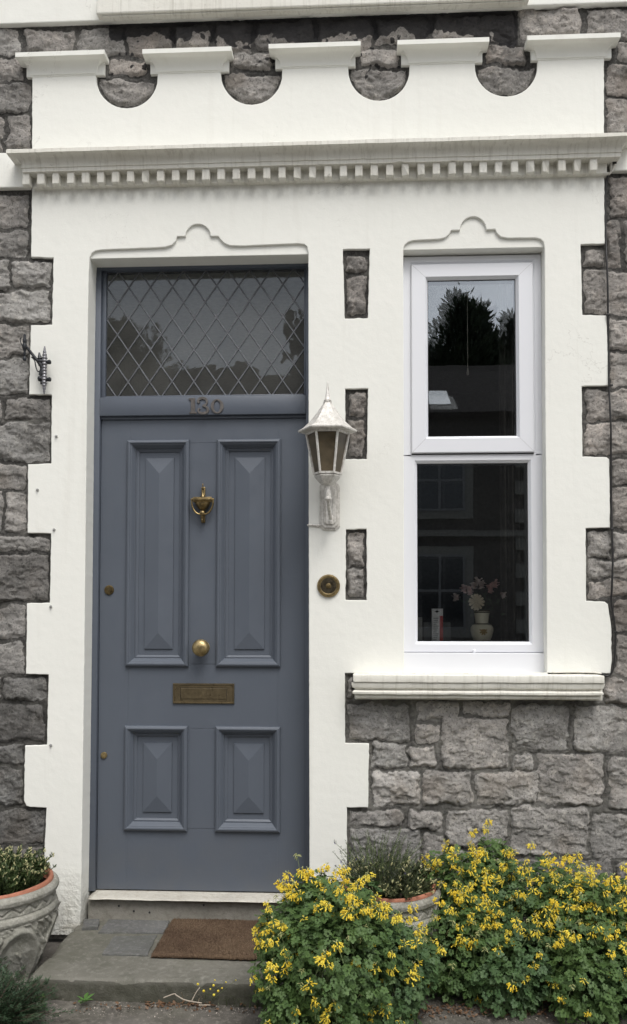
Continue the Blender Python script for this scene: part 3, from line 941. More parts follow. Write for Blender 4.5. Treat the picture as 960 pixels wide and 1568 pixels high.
# door leaf
door = bpy.data.objects.new('front_door', None); col.objects.link(door); door.parent = house; door['_w'] = (0, 0, 0)
z_lt = z_tr0 - .0125; z_lb = z_thr + .0045
yb_ = .160
mb = MB()
pxs = ((192.5, 289.5), (331.5, 429.7))
UP = (673.5, 1021.5); LO = (1111.5, 1273)
cols = [(X((192.5 + 190) / 2 + 1.2, YL), X(289, YL)), (X(330.8, YL), X(430, YL))]
z_u1, z_u0 = Z(673.5, YL), Z(1021, YL)
z_l1, z_l0 = Z(1111.5, YL), Z(1272.8, YL)
xL, xR = x_fi + .002, x_r1 + .02
j = .00003
ins_ = .012
cA, cB = cols[0][0] + ins_, cols[0][1] - ins_; cC, cD = cols[1][0] + ins_, cols[1][1] - ins_
mb.bbox(xL, cA - j, YL, yb_, z_lb, z_lt, .0003, 1)
mb.bbox(cD + j, xR, YL, yb_, z_lb, z_lt, .0003, 1)
mb.bbox(cA + j, cD - j, YL + .0002, yb_, z_u1 - ins_, z_lt, .0003, 1)
mb.bbox(cA + j, cD - j, YL + .0003, yb_, z_l1 - ins_ + .001, z_u0 + ins_ - .001, .0006, 1)
mb.bbox(cA + j, cD - j, YL + .0003, yb_, z_lb, z_l0 + ins_ - .001, .0003, 1)
mb.bbox(cB + j, cC - j, YL - .0004, yb_, z_u0 + ins_, z_u1 - ins_ - .001, .0009, 1)
mb.bbox(cB + j, cC - j, YL - .0004, yb_, z_l0 + ins_, z_l1 - ins_, .0009, 1)
mb.box(cA, cB, .1475, yb_, z_u0, z_u1); mb.box(cC, cD, .148, yb_, z_u0, z_u1)
mb.box(cA, cB, .1475, yb_, z_l0, z_l1); mb.box(cC, cD, .148, yb_, z_l0, z_l1)
leaf = mb.build('door_leaf', M['door'], door)

MOULD = [(0.0, .0005), (0.0003, -.008), (.002, -.013), (.006, -.0165), (.011, -.0185), (.015, -.0175), (.0170, -.0150), (.0175, -.0130), (.0215, -.0115),
         (.0260, -.0060), (.0310, .0010), (.0345, .0050), (.0348, .0105), (.0385, .0110), (.0388, .0098), (.0405, .0098), (.0440, .0130), (.0480, .0155), (.0482, .0195),
         (.0595, .0195)]
def panel(x0, x1, z0, z1):
    m_ = MB(); rc = [(x0 + i, x1 - i, z0 + i, z1 - i, YL + y) for i, y in MOULD]
    m_.rings(rc, cap=False)
    i = .0745
    fx0, fx1, fz0, fz1 = x0 + .0745 + .001, x1 - .0745, z0 + .0745, z1 - .0745
    fx0, fx1 = x0 + .076, x1 - .072
    b0 = [(x0 + .0595, x1 - .0595, z0 + .0595, z1 - .0595, YL + .0195), (fx0, fx1, fz0, fz1, YL + .0195), (fx0 + .0004, fx1 - .0004, fz0 + .0004, fz1 - .0004, YL + .0135)]
    m_.rings(b0, cap=False)
    # hipped raised field: ridge with pyramid ends
    a, b, c, d = fx0 + .0004, fx1 - .0004, fz0 + .0004, fz1 - .0004
    hw = (b - a) / 2; cx_ = (a + b) / 2; yb2 = YL + .0135; yr = YL + .0022
    k_ = hw * 1.12
    m_.add([(a, yb2, c), (b, yb2, c), (b, yb2, d), (a, yb2, d), (cx_, yr, c + k_), (cx_, yr, d - k_)],
           [(0, 1, 4), (1, 2, 5, 4), (2, 3, 5), (3, 0, 4, 5)])
    return m_.build('door_panel', M['door'], door)
for (a, b) in cols:
    panel(a, b, z_u0, z_u1); panel(a, b, z_l0, z_l1)

# knocker: urn on a plate with a swinging ring
kx = at(310.5, 770, YL - .02).x
mpp = (3.45 + YL - .02) / F
def kz(py): return at(310.5, py, YL - .02).z
mb = MB()
prof = [(.0001, kz(740)), (.0022, kz(741)), (.0028, kz(743)), (.0018, kz(745.5)), (.0022, kz(747)), (.0075, kz(747.5)), (.0075, kz(748.8)), (.004, kz(749.5)),
        (.0036, kz(753)), (.0048, kz(757)), (.0095, kz(760)), (.0105, kz(761)), (.0001, kz(761.5))]
mb.lathe([(r, z - kz(761.5)) for r, z in prof], (kx, YL - .022, kz(761.5)), 'Z', 18)
hwk = 16.3 * mpp
mb.bbox(kx - hwk * .90, kx + hwk * .90, YL - .034, YL - .010, kz(769.5), kz(761.5), .0015)
mb.bbox(kx - hwk * .80, kx + hwk * .80, YL - .038, YL - .032, kz(767.3), kz(763.7), .001)
mb.lathe([(hwk * .72, 0), (hwk * .72, -.004), (hwk * .62, -.014), (hwk * .42, -.026), (hwk * .2, -.033), (.0001, -.035)], (kx, YL - .020, kz(769.7)), 'Z', 20)
mb.bbox(kx - .008, kx + .008, YL - .012, YL + .0002, kz(800), kz(745), .002)
kn = mb.build('door_knocker', M['brass'], door, auto=True)
mb = MB()
ring = [(-16.3, 765), (-16.6, 770), (-15.5, 776), (-12.5, 782), (-8, 786.5), (0, 788.5), (8, 786.5), (12.5, 782), (15.5, 776), (16.6, 770), (16.3, 765)]
mb.tube(smooth_path([(kx + x * mpp, YL - .030, kz(y)) for x, y in ring], 3), .0038, 8)
for s_ in (-1, 1): mb.lathe([(.0001, -.006), (.0045, -.005), (.0045, .005), (.0001, .006)], (kx + s_ * 16.2 * mpp, YL - .028, kz(765)), 'X', 12)
mb.lathe([(.0001, .006), (.006, .0055), (.0105, .003), (.0115, 0), (.0105, -.004), (.0001, -.005)], (kx - .001, YL - .032, kz(786.5)), 'Y', 20)
mb.lathe([(.0085, 0), (.008, -.005), (.0045, -.011), (.0052, -.015), (.0035, -.019), (.0036, -.022), (.0024, -.026), (.0001, -.028)], (kx - .001, YL - .028, kz(791)), 'Z', 16)
# (ring stays in the same casting)
mb.build('knocker_ring', M['brass'], door, auto=True)

# door knob
c_ = at(307, 991.5, YL - .03)
mb = MB()
mb.lathe([(.030, 0), (.030, .003), (.026, .006), (.013, .008), (.011, .020), (.0125, .026), (.026, .030), (.0335, .037), (.0365, .046), (.0355, .055), (.030, .064), (.020, .070), (.009, .0725), (.0001, .073)],
         (c_.x + .004, YL, c_.z - .001), 'Y', 40)
mb.build('door_knob', M['brass_bright'], door, auto=True)
# letter plate
a, b = at(264.5, 1046.3, YL - .006), at(358.5, 1078, YL - .006)
mb = MB()
mb.rings([(a.x, b.x, b.z, a.z, YL), (a.x, b.x, b.z, a.z, YL - .003), (a.x + .0015, b.x - .0015, b.z + .0015, a.z - .0015, YL - .0070),
          (a.x + .006, b.x - .006, b.z + .006, a.z - .006, YL - .0070), (a.x + .0075, b.x - .0075, b.z + .0075, a.z - .0075, YL - .0042),
          (a.x + .032, b.x - .031, b.z + .018, a.z - .018, YL - .0042), (a.x + .033, b.x - .032, b.z + .0195, a.z - .0195, YL - .0004)], cap=False)
lp = mb.build('letter_plate', M['bronze'], door)
mb = MB()
mb.bbox(a.x + .0338, b.x - .0328, YL - .0030, YL + .0004, b.z + .0202, a.z - .0206, .0008)
mb.build('letter_flap', M['bronze'], door)
for px_, py_, r_ in ((167.3, 903.5, .0205), (159.3, 1156.5, .0140)):
    c_ = at(px_, py_, YL)
    mb = MB(); mb.lathe([(r_, 0), (r_, .004), (r_ * .93, .006), (r_ * .75, .0065), (r_ * .70, .005), (r_ * .66, .0072), (.0001, .0075)], (c_.x, YL, c_.z), 'Y', 28)
    mb.bbox(c_.x - .0012, c_.x + .0012, YL - .0082, YL - .007, c_.z - r_ * .35, c_.z + r_ * .15, .0003, 1)
    mb.build('door_lock', M['brass'] if r_ > .016 else M['brass_bright'], door, auto=True)

# threshold: painted rounded nosing on a worn riser
z0_, z1_ = at(300, 1381.5, .02).z, z_thr - .002
tx0, tx1 = at(136, 1374, .03).x, at(474, 1374, .03).x + .004
mb = MB(); n_ = 60; ring_ = []
prof = [(.16, z1_ + .001), (.10, z1_), (.06, z1_ - .0005)] + [(.036 - .016 * sin(pi * k / 8) , (z0_ + z1_) / 2 + (z1_ - z0_) / 2 * cos(pi * k / 8)) for k in range(9)] + [(.07, z0_ - .0)]
vv = []
for i in range(n_ + 1):
    x = tx0 + (tx1 - tx0) * i / n_
    for y_, z_ in prof:
        w_ = mnoise.noise(Vector((x * 16, y_ * 30, z_ * 30))) * .0018 if y_ < .1 else 0
        vv.append((x, y_ + w_, z_ + w_ * .6))
m_ = len(prof)
ff = [(i * m_ + k, i * m_ + k + 1, (i + 1) * m_ + k + 1, (i + 1) * m_ + k) for i in range(n_) for k in range(m_ - 1)]
ff += [tuple(range(m_)), tuple(n_ * m_ + k for k in range(m_))[::-1]]
mb.add(vv, ff); mb.build('threshold', M['thresh'], house, smooth=True)
mb = MB(); mb.bbox(tx0 - .01, tx1 + .01, .052, .14, .07, z0_ + .004, .004)
mb.build('threshold_riser', M['riser'], house)
for px_, py_ in ((182, 1387), (205, 1395), (229, 1397), (312, 1386)):
    c_ = at(px_, py_, .052); mb = MB(); mb.lathe([(.0042, 0), (.0042, .002), (.0001, .0024)], (c_.x, .052, c_.z), 'Y', 10); mb.build('screw_head', M['gasket'], house)
# ------------------------------------------------------------------ window
YW = .062
wx0, wx1 = at(619.5, 700, YW).x - .012, at(829.5, 700, YW).x + .006
wz1, wz0 = at(720, 394, YW).z + .008, at(720, 999, YW).z
fx0, fx1 = at(639.3, 850, YW).x, at(810, 850, YW).x
zf1, zf0 = at(720, 708.5, YW).z, at(720, 982.5, YW).z
z_mid1, z_mid0 = at(720, 696.5, YW).z, at(720, 700, YW).z
D1 = .132
mb = MB()
def frame_ring(mb, o, i, y0, y1, yi, b=.004):
    """mitred frame: outer rect o, inner rect i (x0,x1,z0,z1); front y0, back y1, glazing rebate level yi"""
    mb.rings([(*o, y1), (*o, y0 + b), (o[0] + b * .7, o[1] - b * .7, o[2] + b * .7, o[3] - b * .7, y0), 
              (i[0] - .011, i[1] + .011, i[2] - .011, i[3] + .011, y0), (i[0] - .010, i[1] + .010, i[2] - .010, i[3] + .010, y0 + .001), (*i, yi), (*i, y1)], cap=False)
# outer frame, upper opening and lower fixed light
up_in = (at(630.5, 550, YW).x, at(817.5, 550, YW).x, z_mid1 + .004, at(724, 401, YW).z)
frame_ring(mb, (wx0, wx1, z_mid1 - .001, wz1), (up_in[0] + .006, up_in[1] - .006, up_in[2] + .004, up_in[3] - .006), YW, D1, YW + .004)
frame_ring(mb, (wx0, wx1, wz0, z_mid1 - .0012), (fx0, fx1, zf0, zf1), YW, D1, YW + .014)
win = mb.build('window', M['upvc'], house)
# top hung sash
so_ = (at(629.8, 550, YW - .014).x, at(817.6, 550, YW - .014).x, at(724, 693, YW - .014).z, at(724, 402.5, YW - .014).z)
si_ = (at(655.3, 550, YW - .006).x, at(790.5, 550, YW - .006).x, at(724, 667.5, YW - .006).z, at(724, 427.5, YW - .006).z)
mb = MB(); frame_ring(mb, so_, si_, YW - .014, .11, YW + .002, .005)
mb.build('sash', M['upvc'], win)
mb = MB()
mb.bbox(so_[0] + .001, so_[1] - .001, YW - .003, YW + .006, so_[2] - .0055, so_[2] - .0005, .001); mb.build('sash_gasket', M['gasket'], win)
def gask(i, y):
    m_ = MB(); g = .0022
    m_.rings([(i[0] + .0002, i[1] - .0002, i[2] + .0002, i[3] - .0002, y - .0015), (i[0] + g, i[1] - g, i[2] + g, i[3] - g, y - .002), (i[0] + g, i[1] - g, i[2] + g, i[3] - g, y)], cap=False)
    m_.build('glazing_gasket', M['gasket'], win)
def pane(i, y, tilt, nm='pane', gm='glass'):
    cx_, cz_ = (i[0] + i[1]) / 2, (i[2] + i[3]) / 2
    vv = [(x, y + tilt[0] * (x - cx_) + tilt[1] * (z - cz_), z) for x, z in ((i[0], i[2]), (i[1], i[2]), (i[1], i[3]), (i[0], i[3]))]
    obj(nm, vv, [(0, 1, 2, 3)], M[gm], win)
gask(si_, YW + .004); gask((fx0, fx1, zf0, zf1), YW + .016)
# mitre joints at the welded corners
gm2 = m_simple('mitre_line', (.42, .42, .42), .6)
def mitres(o, i, y, par):
    for a, b in ((0, 2), (1, 2), (0, 3), (1, 3)):
        p, q = Vector((o[a], 0, o[b])), Vector((i[a], 0, i[b])); d = (q - p).normalized(); n_ = Vector((-d.z, 0, d.x)) * .0005
        p = p + d * .006; q = q - d * .014
        m_ = MB(); v = []
        for yy in (y - .0003, y + .001):
            for c_ in (p - n_, p + n_, q + n_, q - n_): v.append((c_.x, yy, c_.z))
        m_.add(v, [(0, 1, 2, 3), (4, 5, 6, 7), (0, 1, 5, 4), (1, 2, 6, 5), (2, 3, 7, 6), (3, 0, 4, 7)]); m_.build('mitre_joint', gm2, par)
mitres(so_, si_, YW - .014, bpy.data.objects['window'])
# two sheets of each sealed unit, not quite parallel
pane(si_, YW + .006, (.0005, .0000)); pane(si_, YW + .024, (-.0042, .0035), gm='glass_in')
pane((fx0, fx1, zf0, zf1), YW + .018, (.0, .0)); pane((fx0, fx1, zf0, zf1), YW + .036, (-.0030, .0015), gm='glass_in')
# cill section under the frame
mb = MB(); zc0 = at(724, 1029, YW - .012).z
mb.bbox(wx0 + .002, wx1 - .002, YW - .013, D1, zc0 - .01, wz0 - .0015, .002); mb.build('frame_cill', M['upvc'], win)
mb = MB()
c_ = at(726, 998, YW); mb.lathe([(.0085, 0), (.008, .003), (.005, .0045), (.0001, .005)], (c_.x, YW + .0003, c_.z + .003), 'Y', 16)
mb.build('drain_cap', M['upvc'], win)

# plaster reveal behind the frame, inner board
mb = MB(); mb.bbox(wx0 - .02, wx1 + .02, D1 + .0405, .34, zf0 - .030, zf0 - .004, .004)
mb.build('inner_window_board', M['upvc'], house)

# outer stone sill, painted
sx0, sx1 = at(543, 1060, -.06).x, at(922.5, 1060, -.06).x
def zs_(py, p): return at(730, py, -p).z
fz1, fz0 = zs_(1034, .088), zs_(1046, .088)
zb = zs_(1072, .062)
mb = MB()
mb.bbox(at(540.5, 1040, -.088).x, at(926, 1040, -.088).x, -.088, .006, fz0, fz1, .004, 3)
mb.bbox(at(560, 1030, 0).x, at(835, 1030, 0).x - .004, -.02, .07, fz1 - .01, fz1 + .0035, .002)
core0, core1 = at(543, 1060, -.05).x, at(922.5, 1060, -.05).x
mb.bbox(core0, core1, -.052, .006, zb, fz0 - .0006, .003)
h = fz0 - zb
pr = [(.0, fz0 - .001), (.030, fz0 - .001), (.030, fz0 - h * .1), (.026, fz0 - h * .3), (.014, fz0 - h * .40), (.012, fz0 - h * .44), (.022, fz0 - h * .47), (.027, fz0 - h * .55), (.026, fz0 - h * .66),
      (.012, fz0 - h * .72), (.010, fz0 - h * .76), (.015, fz0 - h * .80), (.013, fz0 - h * .90), (.0, fz0 - h * .93)]
m2 = MB(); m2.mitred([(p_, z_) for p_, z_ in pr], core0 + .018, core1 - .030, .001)
mb.add([(v[0], v[1] - .052, v[2]) for v in m2.v], m2.f)
sill = mb.build('window_sill', M['mould'], house, auto=True)
bm = bmesh.new(); bm.from_mesh(sill.data)
for k in range(1, 80):
    x = sx0 + (sx1 - sx0) * k / 80
    bmesh.ops.bisect_plane(bm, geom=bm.verts[:] + bm.edges[:] + bm.faces[:], plane_co=(x, 0, 0), plane_no=(1, 0, 0))
for v in bm.verts:
    n_ = mnoise.noise(Vector((v.co.x * 9, v.co.z * 30, v.co.y * 30))); n2_ = mnoise.noise(Vector((v.co.x * 50, v.co.z * 80, v.co.y * 50 + 7)))
    v.co.z += n_ * .0016 + n2_ * .0006; v.co.y += n2_ * .0012 + n_ * .001
bm.to_mesh(sill.data); bm.free()

# small wall screws left in the render
for px_, py_ in ((86.5, 668), (57.5, 750), (83, 811), (78, 929), (78, 1141)):
    c_ = at(px_, py_); mb = MB()
    mb.lathe([(.0058, 0), (.0062, .003), (.0048, .006), (.0001, .0065)], (c_.x, 0, c_.z), 'Y', 12)
    mb.tube([(c_.x, -.004, c_.z), (c_.x + .002, -.013, c_.z + .001)], .0022, 8)
    mb.build('wall_screw', M['hinge'], house, auto=True)

# ------------------------------------------------------------------ rooms behind
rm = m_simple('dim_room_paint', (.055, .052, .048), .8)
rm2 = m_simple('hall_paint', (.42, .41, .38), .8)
def room(x0, x1, y0, y1, z0, z1, rm):
    v = [(x, y, z) for x in (x0, x1) for y in (y0, y1) for z in (z0, z1)]
    return obj('room_wall', v, [(0, 1, 3, 2), (4, 6, 7, 5), (2, 3, 7, 6), (0, 2, 6, 4), (1, 5, 7, 3)], rm, house)
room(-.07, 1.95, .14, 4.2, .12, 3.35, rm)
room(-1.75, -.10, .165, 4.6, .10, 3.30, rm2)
# curtain hanging at the right side of the room, picture rail
cm = m_simple('curtain_cloth', (.09, .085, .075), .9)
vv = []; n_ = 60
for i in range(n_ + 1):
    x = at(768, 850, .34).x + i / n_ * .26
    for z in (.6, 3.2): vv.append((x, .36 + .018 * sin(i * .9) + .01 * sin(i * .37), z))
ff = [(i * 2, i * 2 + 2, i * 2 + 3, i * 2 + 1) for i in range(n_)]
cu_ = obj('curtain', vv, ff, cm, house, smooth=True)
sm_ = cu_.modifiers.new('thick', 'SOLIDIFY'); sm_.thickness = .003
# ------------------------------------------------------------------ ground, step, street
mb = MB(); mb.add([(-150, -150, 0), (150, -150, 0), (150, 150, 0), (-150, 150, 0)], [(0, 1, 2, 3)])
g = mb.build('ground', M['yard']); g['kind'] = 'structure'
# uneven paving close to the house: real relief
gxn, gyn = 220, 130
xs = np.linspace(-2.4, 2.4, gxn); ys = np.linspace(-2.2, .02, gyn)
XX, YY = np.meshgrid(xs, ys)
hh = .006 + (fbm(XX * 6, YY * 6, 4, 70) - .5) * .016 + (fbm(XX * 40, YY * 40, 3, 71) - .5) * .008
edge_ = np.minimum(np.minimum(XX + 2.4, 2.4 - XX), YY + 2.2); hh = np.where(edge_ < .15, hh * edge_ / .15 - .004 * (1 - edge_ / .15), hh)
V = np.stack([XX.ravel(), YY.ravel(), hh.ravel()], 1)
I = np.arange(gxn * gyn).reshape(gyn, gxn)
FQ = np.stack([I[:-1, :-1].ravel(), I[:-1, 1:].ravel(), I[1:, 1:].ravel(), I[1:, :-1].ravel()], 1)
pv = obj('path', V, FQ, M['ground'], smooth=True); pv['kind'] = 'structure'
mb = MB(); mb.box(-150, 150, -11.5, -5.2, .003, .007); rd_ = mb.build('road', M['road']); rd_['kind'] = 'structure'

Z_ST = .085
sx0_, sx1_ = at(44, 1499, -.50).x, .05
YS = -.50
ax = np.concatenate([np.linspace(sx0_, sx1_, 150)])
def slab(name, x0, x1, y0, y1, z0, z1, mat, seed, rr_=.010, nx=140, ny=60):
    """slab with worn round arrises and an uneven top"""
    xs = np.linspace(x0, x1, nx); ys = np.linspace(y0, y1, ny)
    XX, YY = np.meshgrid(xs, ys)
    d = np.minimum(np.minimum(XX - x0, x1 - XX), YY - y0)
    H = z1 - np.where(d < rr_, rr_ - np.sqrt(np.clip(rr_ ** 2 - (rr_ - d) ** 2, 0, None)), 0) + (fbm(XX * 7 + seed, YY * 7, 4, seed) - .5) * .008 + (fbm(XX * 45, YY * 45, 3, seed + 1) - .5) * .0035
    chip = np.clip(fbm(XX * 22, YY * 22, 3, seed + 2) - .62, 0, 1) * .05 * (d < .03); H -= chip
    V = [(XX.ravel()[i], YY.ravel()[i], H.ravel()[i]) for i in range(XX.size)]
    I = np.arange(nx * ny).reshape(ny, nx)
    F_ = [tuple(r) for r in np.stack([I[:-1, :-1].ravel(), I[:-1, 1:].ravel(), I[1:, 1:].ravel(), I[1:, :-1].ravel()], 1).tolist()]
    # skirts
    loop = list(I[0, :]) + list(I[1:, -1]) + list(I[-1, -2::-1]) + list(I[-2:0:-1, 0])
    nsk = 7; prev = []
    for q in loop: prev.append(len(V)); V.append(V[q])
    for k in range(1, nsk + 1):
        cur = []
        for q in loop:
            x, y, z = V[q]; t = k / nsk
            zz_ = z + (z0 - z) * t
            w_ = mnoise.noise(Vector((x * 25, y * 25, zz_ * 30))) * .004
            cur.append(len(V)); V.append((x + (w_ if x in (x0, x1) else 0), y + (w_ if y == y0 else 0), zz_))
        n = len(loop)
        F_ += [(prev[i], cur[i], cur[(i + 1) % n], prev[(i + 1) % n]) for i in range(n)]
        prev = cur
    return obj(name, V, F_, mat, None, smooth=True)
st = slab('doorstep', sx0_, sx1_, YS, .055, -.01, Z_ST, M['step'], 80, .006)
tag(st, 'low mossy concrete doorstep in front of the blue door', 'doorstep')
# thin slates bedded in the top of the step
tile = m_concrete('bedded_slate', (.155, .155, .15), (.10, .10, .10), (.24, .24, .235), 1.6, .3)
def stepz(px, py, h):    # point on a horizontal plane of height h
    d = fwd * F + r2 * (px - PX) - u2 * (py - PY); return CAM + d * ((h - CAM.z) / d.z)
def flat_tile(pts, name, label, top=.0075):
    P = [stepz(x, y, Z_ST) for x, y in pts]
    rq = random.Random(len(label)); out = []
    for i, a in enumerate(P):
        b = P[(i + 1) % len(P)]; n = max(2, int((b - a).length / .02))
        for k in range(n):
            p = a.lerp(b, k / n); out.append((p.x + rq.uniform(-.002, .002), p.y + rq.uniform(-.002, .002)))
    n = len(out)
    V = [(x, y, Z_ST - .012) for x, y in out] + [(x, y, Z_ST + top * .7) for x, y in out]
    c = (sum(p[0] for p in out) / n, sum(p[1] for p in out) / n)
    V += [(c[0] + (x - c[0]) * .985, c[1] + (y - c[1]) * .985, Z_ST + top) for x, y in out] + [(c[0], c[1], Z_ST + top)]
    f = [(i, (i + 1) % n, n + (i + 1) % n, n + i) for i in range(n)] + [(n + i, n + (i + 1) % n, 2 * n + (i + 1) % n, 2 * n + i) for i in range(n)] + [(2 * n + i, 2 * n + (i + 1) % n, 3 * n) for i in range(n)]
    return obj(name, V, f, tile, st, label=label)
flat_tile([(168, 1408), (262, 1408), (250, 1431), (150, 1430)], 'slate_tile', 'dark slate let in against the threshold')
flat_tile([(174, 1436), (240, 1434), (226, 1464), (156, 1463)], 'slate_tile', 'paler slate patch left of the doormat', .006)
flat_tile([(129, 1412), (153, 1412), (150, 1424), (126, 1425)], 'slate_tile', 'broken flake of stone by the white door jamb', .014)

# doormat
def mat_build():
    P = [stepz(232, 1463, Z_ST + .014), stepz(268, 1399, Z_ST + .014)]
    y0, y1 = P[0].y, min(P[1].y, .045); x0 = (P[0].x + P[1].x) / 2; x1 = x0 + .68
    nx, ny = 260, 120
    xs = np.linspace(x0, x1, nx); ys = np.linspace(y0, y1, ny); XX, YY = np.meshgrid(xs, ys)
    rs_ = np.random.RandomState(4)
    d = np.minimum(np.minimum(XX - x0, x1 - XX), np.minimum(YY - y0, y1 - YY))
    H = Z_ST + .006 + .013 * np.clip(d / .006, 0, 1) ** .5 + rs_.uniform(-.0022, .0022, XX.shape) + (fbm(XX * 9, YY * 9, 3, 90) - .5) * .006
    XX = XX + rs_.uniform(-.0012, .0012, XX.shape); YY = YY + rs_.uniform(-.0012, .0012, YY.shape) + np.where(d < .001, (fbm(XX * 12, YY * 0, 3, 91) - .5) * .008, 0)
    V = np.stack([XX.ravel(), YY.ravel(), H.ravel()], 1)
    I = np.arange(nx * ny).reshape(ny, nx)
    FQ = np.stack([I[:-1, :-1].ravel(), I[:-1, 1:].ravel(), I[1:, 1:].ravel(), I[1:, :-1].ravel()], 1)
    t = NT('coir')
    c = t.mix(t.rng(t.noise(260, 3, .7), .3, .7), (.085, .057, .037), (.21, .145, .095))
    c = t.mix(t.rng(t.noise(6, 4), .35, .7, 0, .7), c, (.10, .064, .045))
    c = t.mix(t.rng(t.noise(150, 2), .74, .78, 0, .7), c, (.35, .30, .22))
    m_ = t.fin(c, .95, t.bump(t.noise(400, 3, .7), .004, 1), spec=.1)
    o = obj('doormat', V, FQ, m_)
    s_ = o.modifiers.new('thick', 'SOLIDIFY'); s_.thickness = .008; s_.offset = -1
    tag(o, 'worn brown coir doormat lying askew on the step below the blue door', 'doormat')
    return o
mat_build()

# ------------------------------------------------------------------ lantern beside the door
m_sil = NT('weathered_silver_paint')
cc = m_sil.mix(m_sil.rng(m_sil.noise(60, 5, .7), .38, .64), (.74, .72, .68), (.50, .48, .44))
cc = m_sil.mix(m_sil.rng(m_sil.noise(1, 4, .7, stretch=(160, 160, 14)), .56, .70, 0, .75), cc, (.15, .13, .11))
M['silver'] = m_sil.fin(cc, .42, m_sil.bump(m_sil.noise(240, 3), .0006, .5), .05, .5)
tg = NT('smoked_lantern_glass')
tr = tg.n('ShaderNodeBsdfTransparent'); tr.inputs[0].default_value = (.30, .25, .18, 1)
df = tg.n('ShaderNodeBsdfDiffuse'); tg.l(tg.mix(tg.rng(tg.noise(22, 3), .3, .7), (.085, .070, .048), (.16, .130, .088)), df.inputs[0])
gl = tg.n('ShaderNodeBsdfGlossy'); gl.inputs['Roughness'].default_value = .35
m1 = tg.n('ShaderNodeMixShader'); m1.inputs[0].default_value = .72; tg.l(tr.outputs[0], m1.inputs[1]); tg.l(df.outputs[0], m1.inputs[2])
fr = tg.n('ShaderNodeFresnel'); fr.inputs[0].default_value = 1.5
m2 = tg.n('ShaderNodeMixShader'); tg.l(tg.math('MULTIPLY', fr.outputs[0], .10), m2.inputs[0]); tg.l(m1.outputs[0], m2.inputs[1]); tg.l(gl.outputs[0], m2.inputs[2])
tg.l(m2.outputs[0], tg.out.inputs[0]); tg.t.nodes.remove(tg.b)
M['smoke'] = tg.m

LY = -.150
lc = at(501.5, 700, LY)
lan = thing('wall_lantern', 'silvery six-sided coach lantern with smoked panes, mounted on the white wall right of the door', 'wall lantern', (lc.x, 0, at(506, 776, 0).z))
def lz(py): return at(501, py, LY).z
mpl = (3.45 + LY) / F
def ring6(r, z, rot=RAD(30)):     # rot such that a flat side faces the street
    return [(lc.x + r * cos(rot + k * pi / 3 + pi / 6), LY + r * sin(rot + k * pi / 3 + pi / 6), z) for k in range(6)]
# roof: six curved hips up to a finial
mb = MB()
rf = [(45.5, 661.5), (45.8, 659.5), (38, 655), (28, 646), (19.5, 636), (14.5, 629), (13.5, 626.5), (12.0, 625), (7.5, 619), (6.3, 616.5)]
v = []
for r, py in rf: v += ring6(r * mpl, lz(py))
f = [(i * 6 + k, i * 6 + (k + 1) % 6, (i + 1) * 6 + (k + 1) % 6, (i + 1) * 6 + k) for i in range(len(rf) - 1) for k in range(6)]
f.append(tuple((len(rf) - 1) * 6 + k for k in range(6)))
v += ring6(34 * mpl, lz(663)); e = len(rf) * 6
f += [((k + 1) % 6, k, e + k, e + (k + 1) % 6) for k in range(6)]
mb.add(v, f)
mb.build('lantern_roof', M['silver'], lan)
mb = MB(); mb.lathe([(6.0 * mpl, 0), (6.6 * mpl, .003), (5.2 * mpl, .006), (6.0 * mpl, .009), (4.6 * mpl, .013), (3.0 * mpl, .035), (1.5 * mpl, .065), (.9 * mpl, .084), (.0001, .087)], (lc.x, LY, lz(616.8)), 'Z', 20)
mb.build('finial', M['silver'], lan, auto=True)
# cage: top ring, six bars, bottom ring
rt, rb = 33.2 * mpl * 1.02, 21.2 * mpl * 1.02
zt_, zb2 = lz(664.5), lz(727)
mb = MB()
def hexband(r0, z0, r1, z1, th):
    a = ring6(r0, z0) + ring6(r1, z1) + ring6(r1 - th, z1) + ring6(r0 - th, z0)
    mb.add(a, [(i * 6 + k, i * 6 + (k + 1) % 6, ((i + 1) % 4) * 6 + (k + 1) % 6, ((i + 1) % 4) * 6 + k) for i in range(4) for k in range(6)])
hexband(rt, zt_ + .006, rt * .975, zt_ - .004, .010)
hexband(rb * 1.03, zb2 + .007, rb, zb2 - .001, .010)
T, B = ring6(rt - .003, zt_), ring6(rb - .002, zb2)
for k in range(6): mb.tube([T[k], B[k]], [.0055, .0050], 6)
mb.build('lantern_cage', M['silver'], lan, auto=True)
T, B = ring6(rt - .006, zt_), ring6(rb - .005, zb2)
for k in range(6):
    a, b, c, d = Vector(T[k]), Vector(T[(k + 1) % 6]), Vector(B[(k + 1) % 6]), Vector(B[k])
    obj('lantern_pane', [a, b, c, d], [(0, 1, 2, 3)], M['smoke'], lan)
mb = MB(); mb.lathe([(.014, 0), (.014, .03), (.010, .034), (.012, .045), (.026, .070), (.030, .088), (.024, .108), (.010, .120), (.0001, .122)], (lc.x, LY, zb2 + .006), 'Z', 20)
mb.build('light_bulb', m_simple('frosted_bulb', (.55, .50, .42), .4), lan, auto=True)
mb = MB()
v = []; pf = [(21.0, 728.5), (20.4, 730.5), (15.0, 737), (10.5, 741.5), (6.0, 743)]
for r, py in pf: v += ring6(r * mpl, lz(py))
f = [(i * 6 + k, i * 6 + (k + 1) % 6, (i + 1) * 6 + (k + 1) % 6, (i + 1) * 6 + k) for i in range(len(pf) - 1) for k in range(6)] + [tuple(range(6)), tuple(24 + k for k in range(6))]
mb.add(v, f); mb.build('lantern_base', M['silver'], lan)
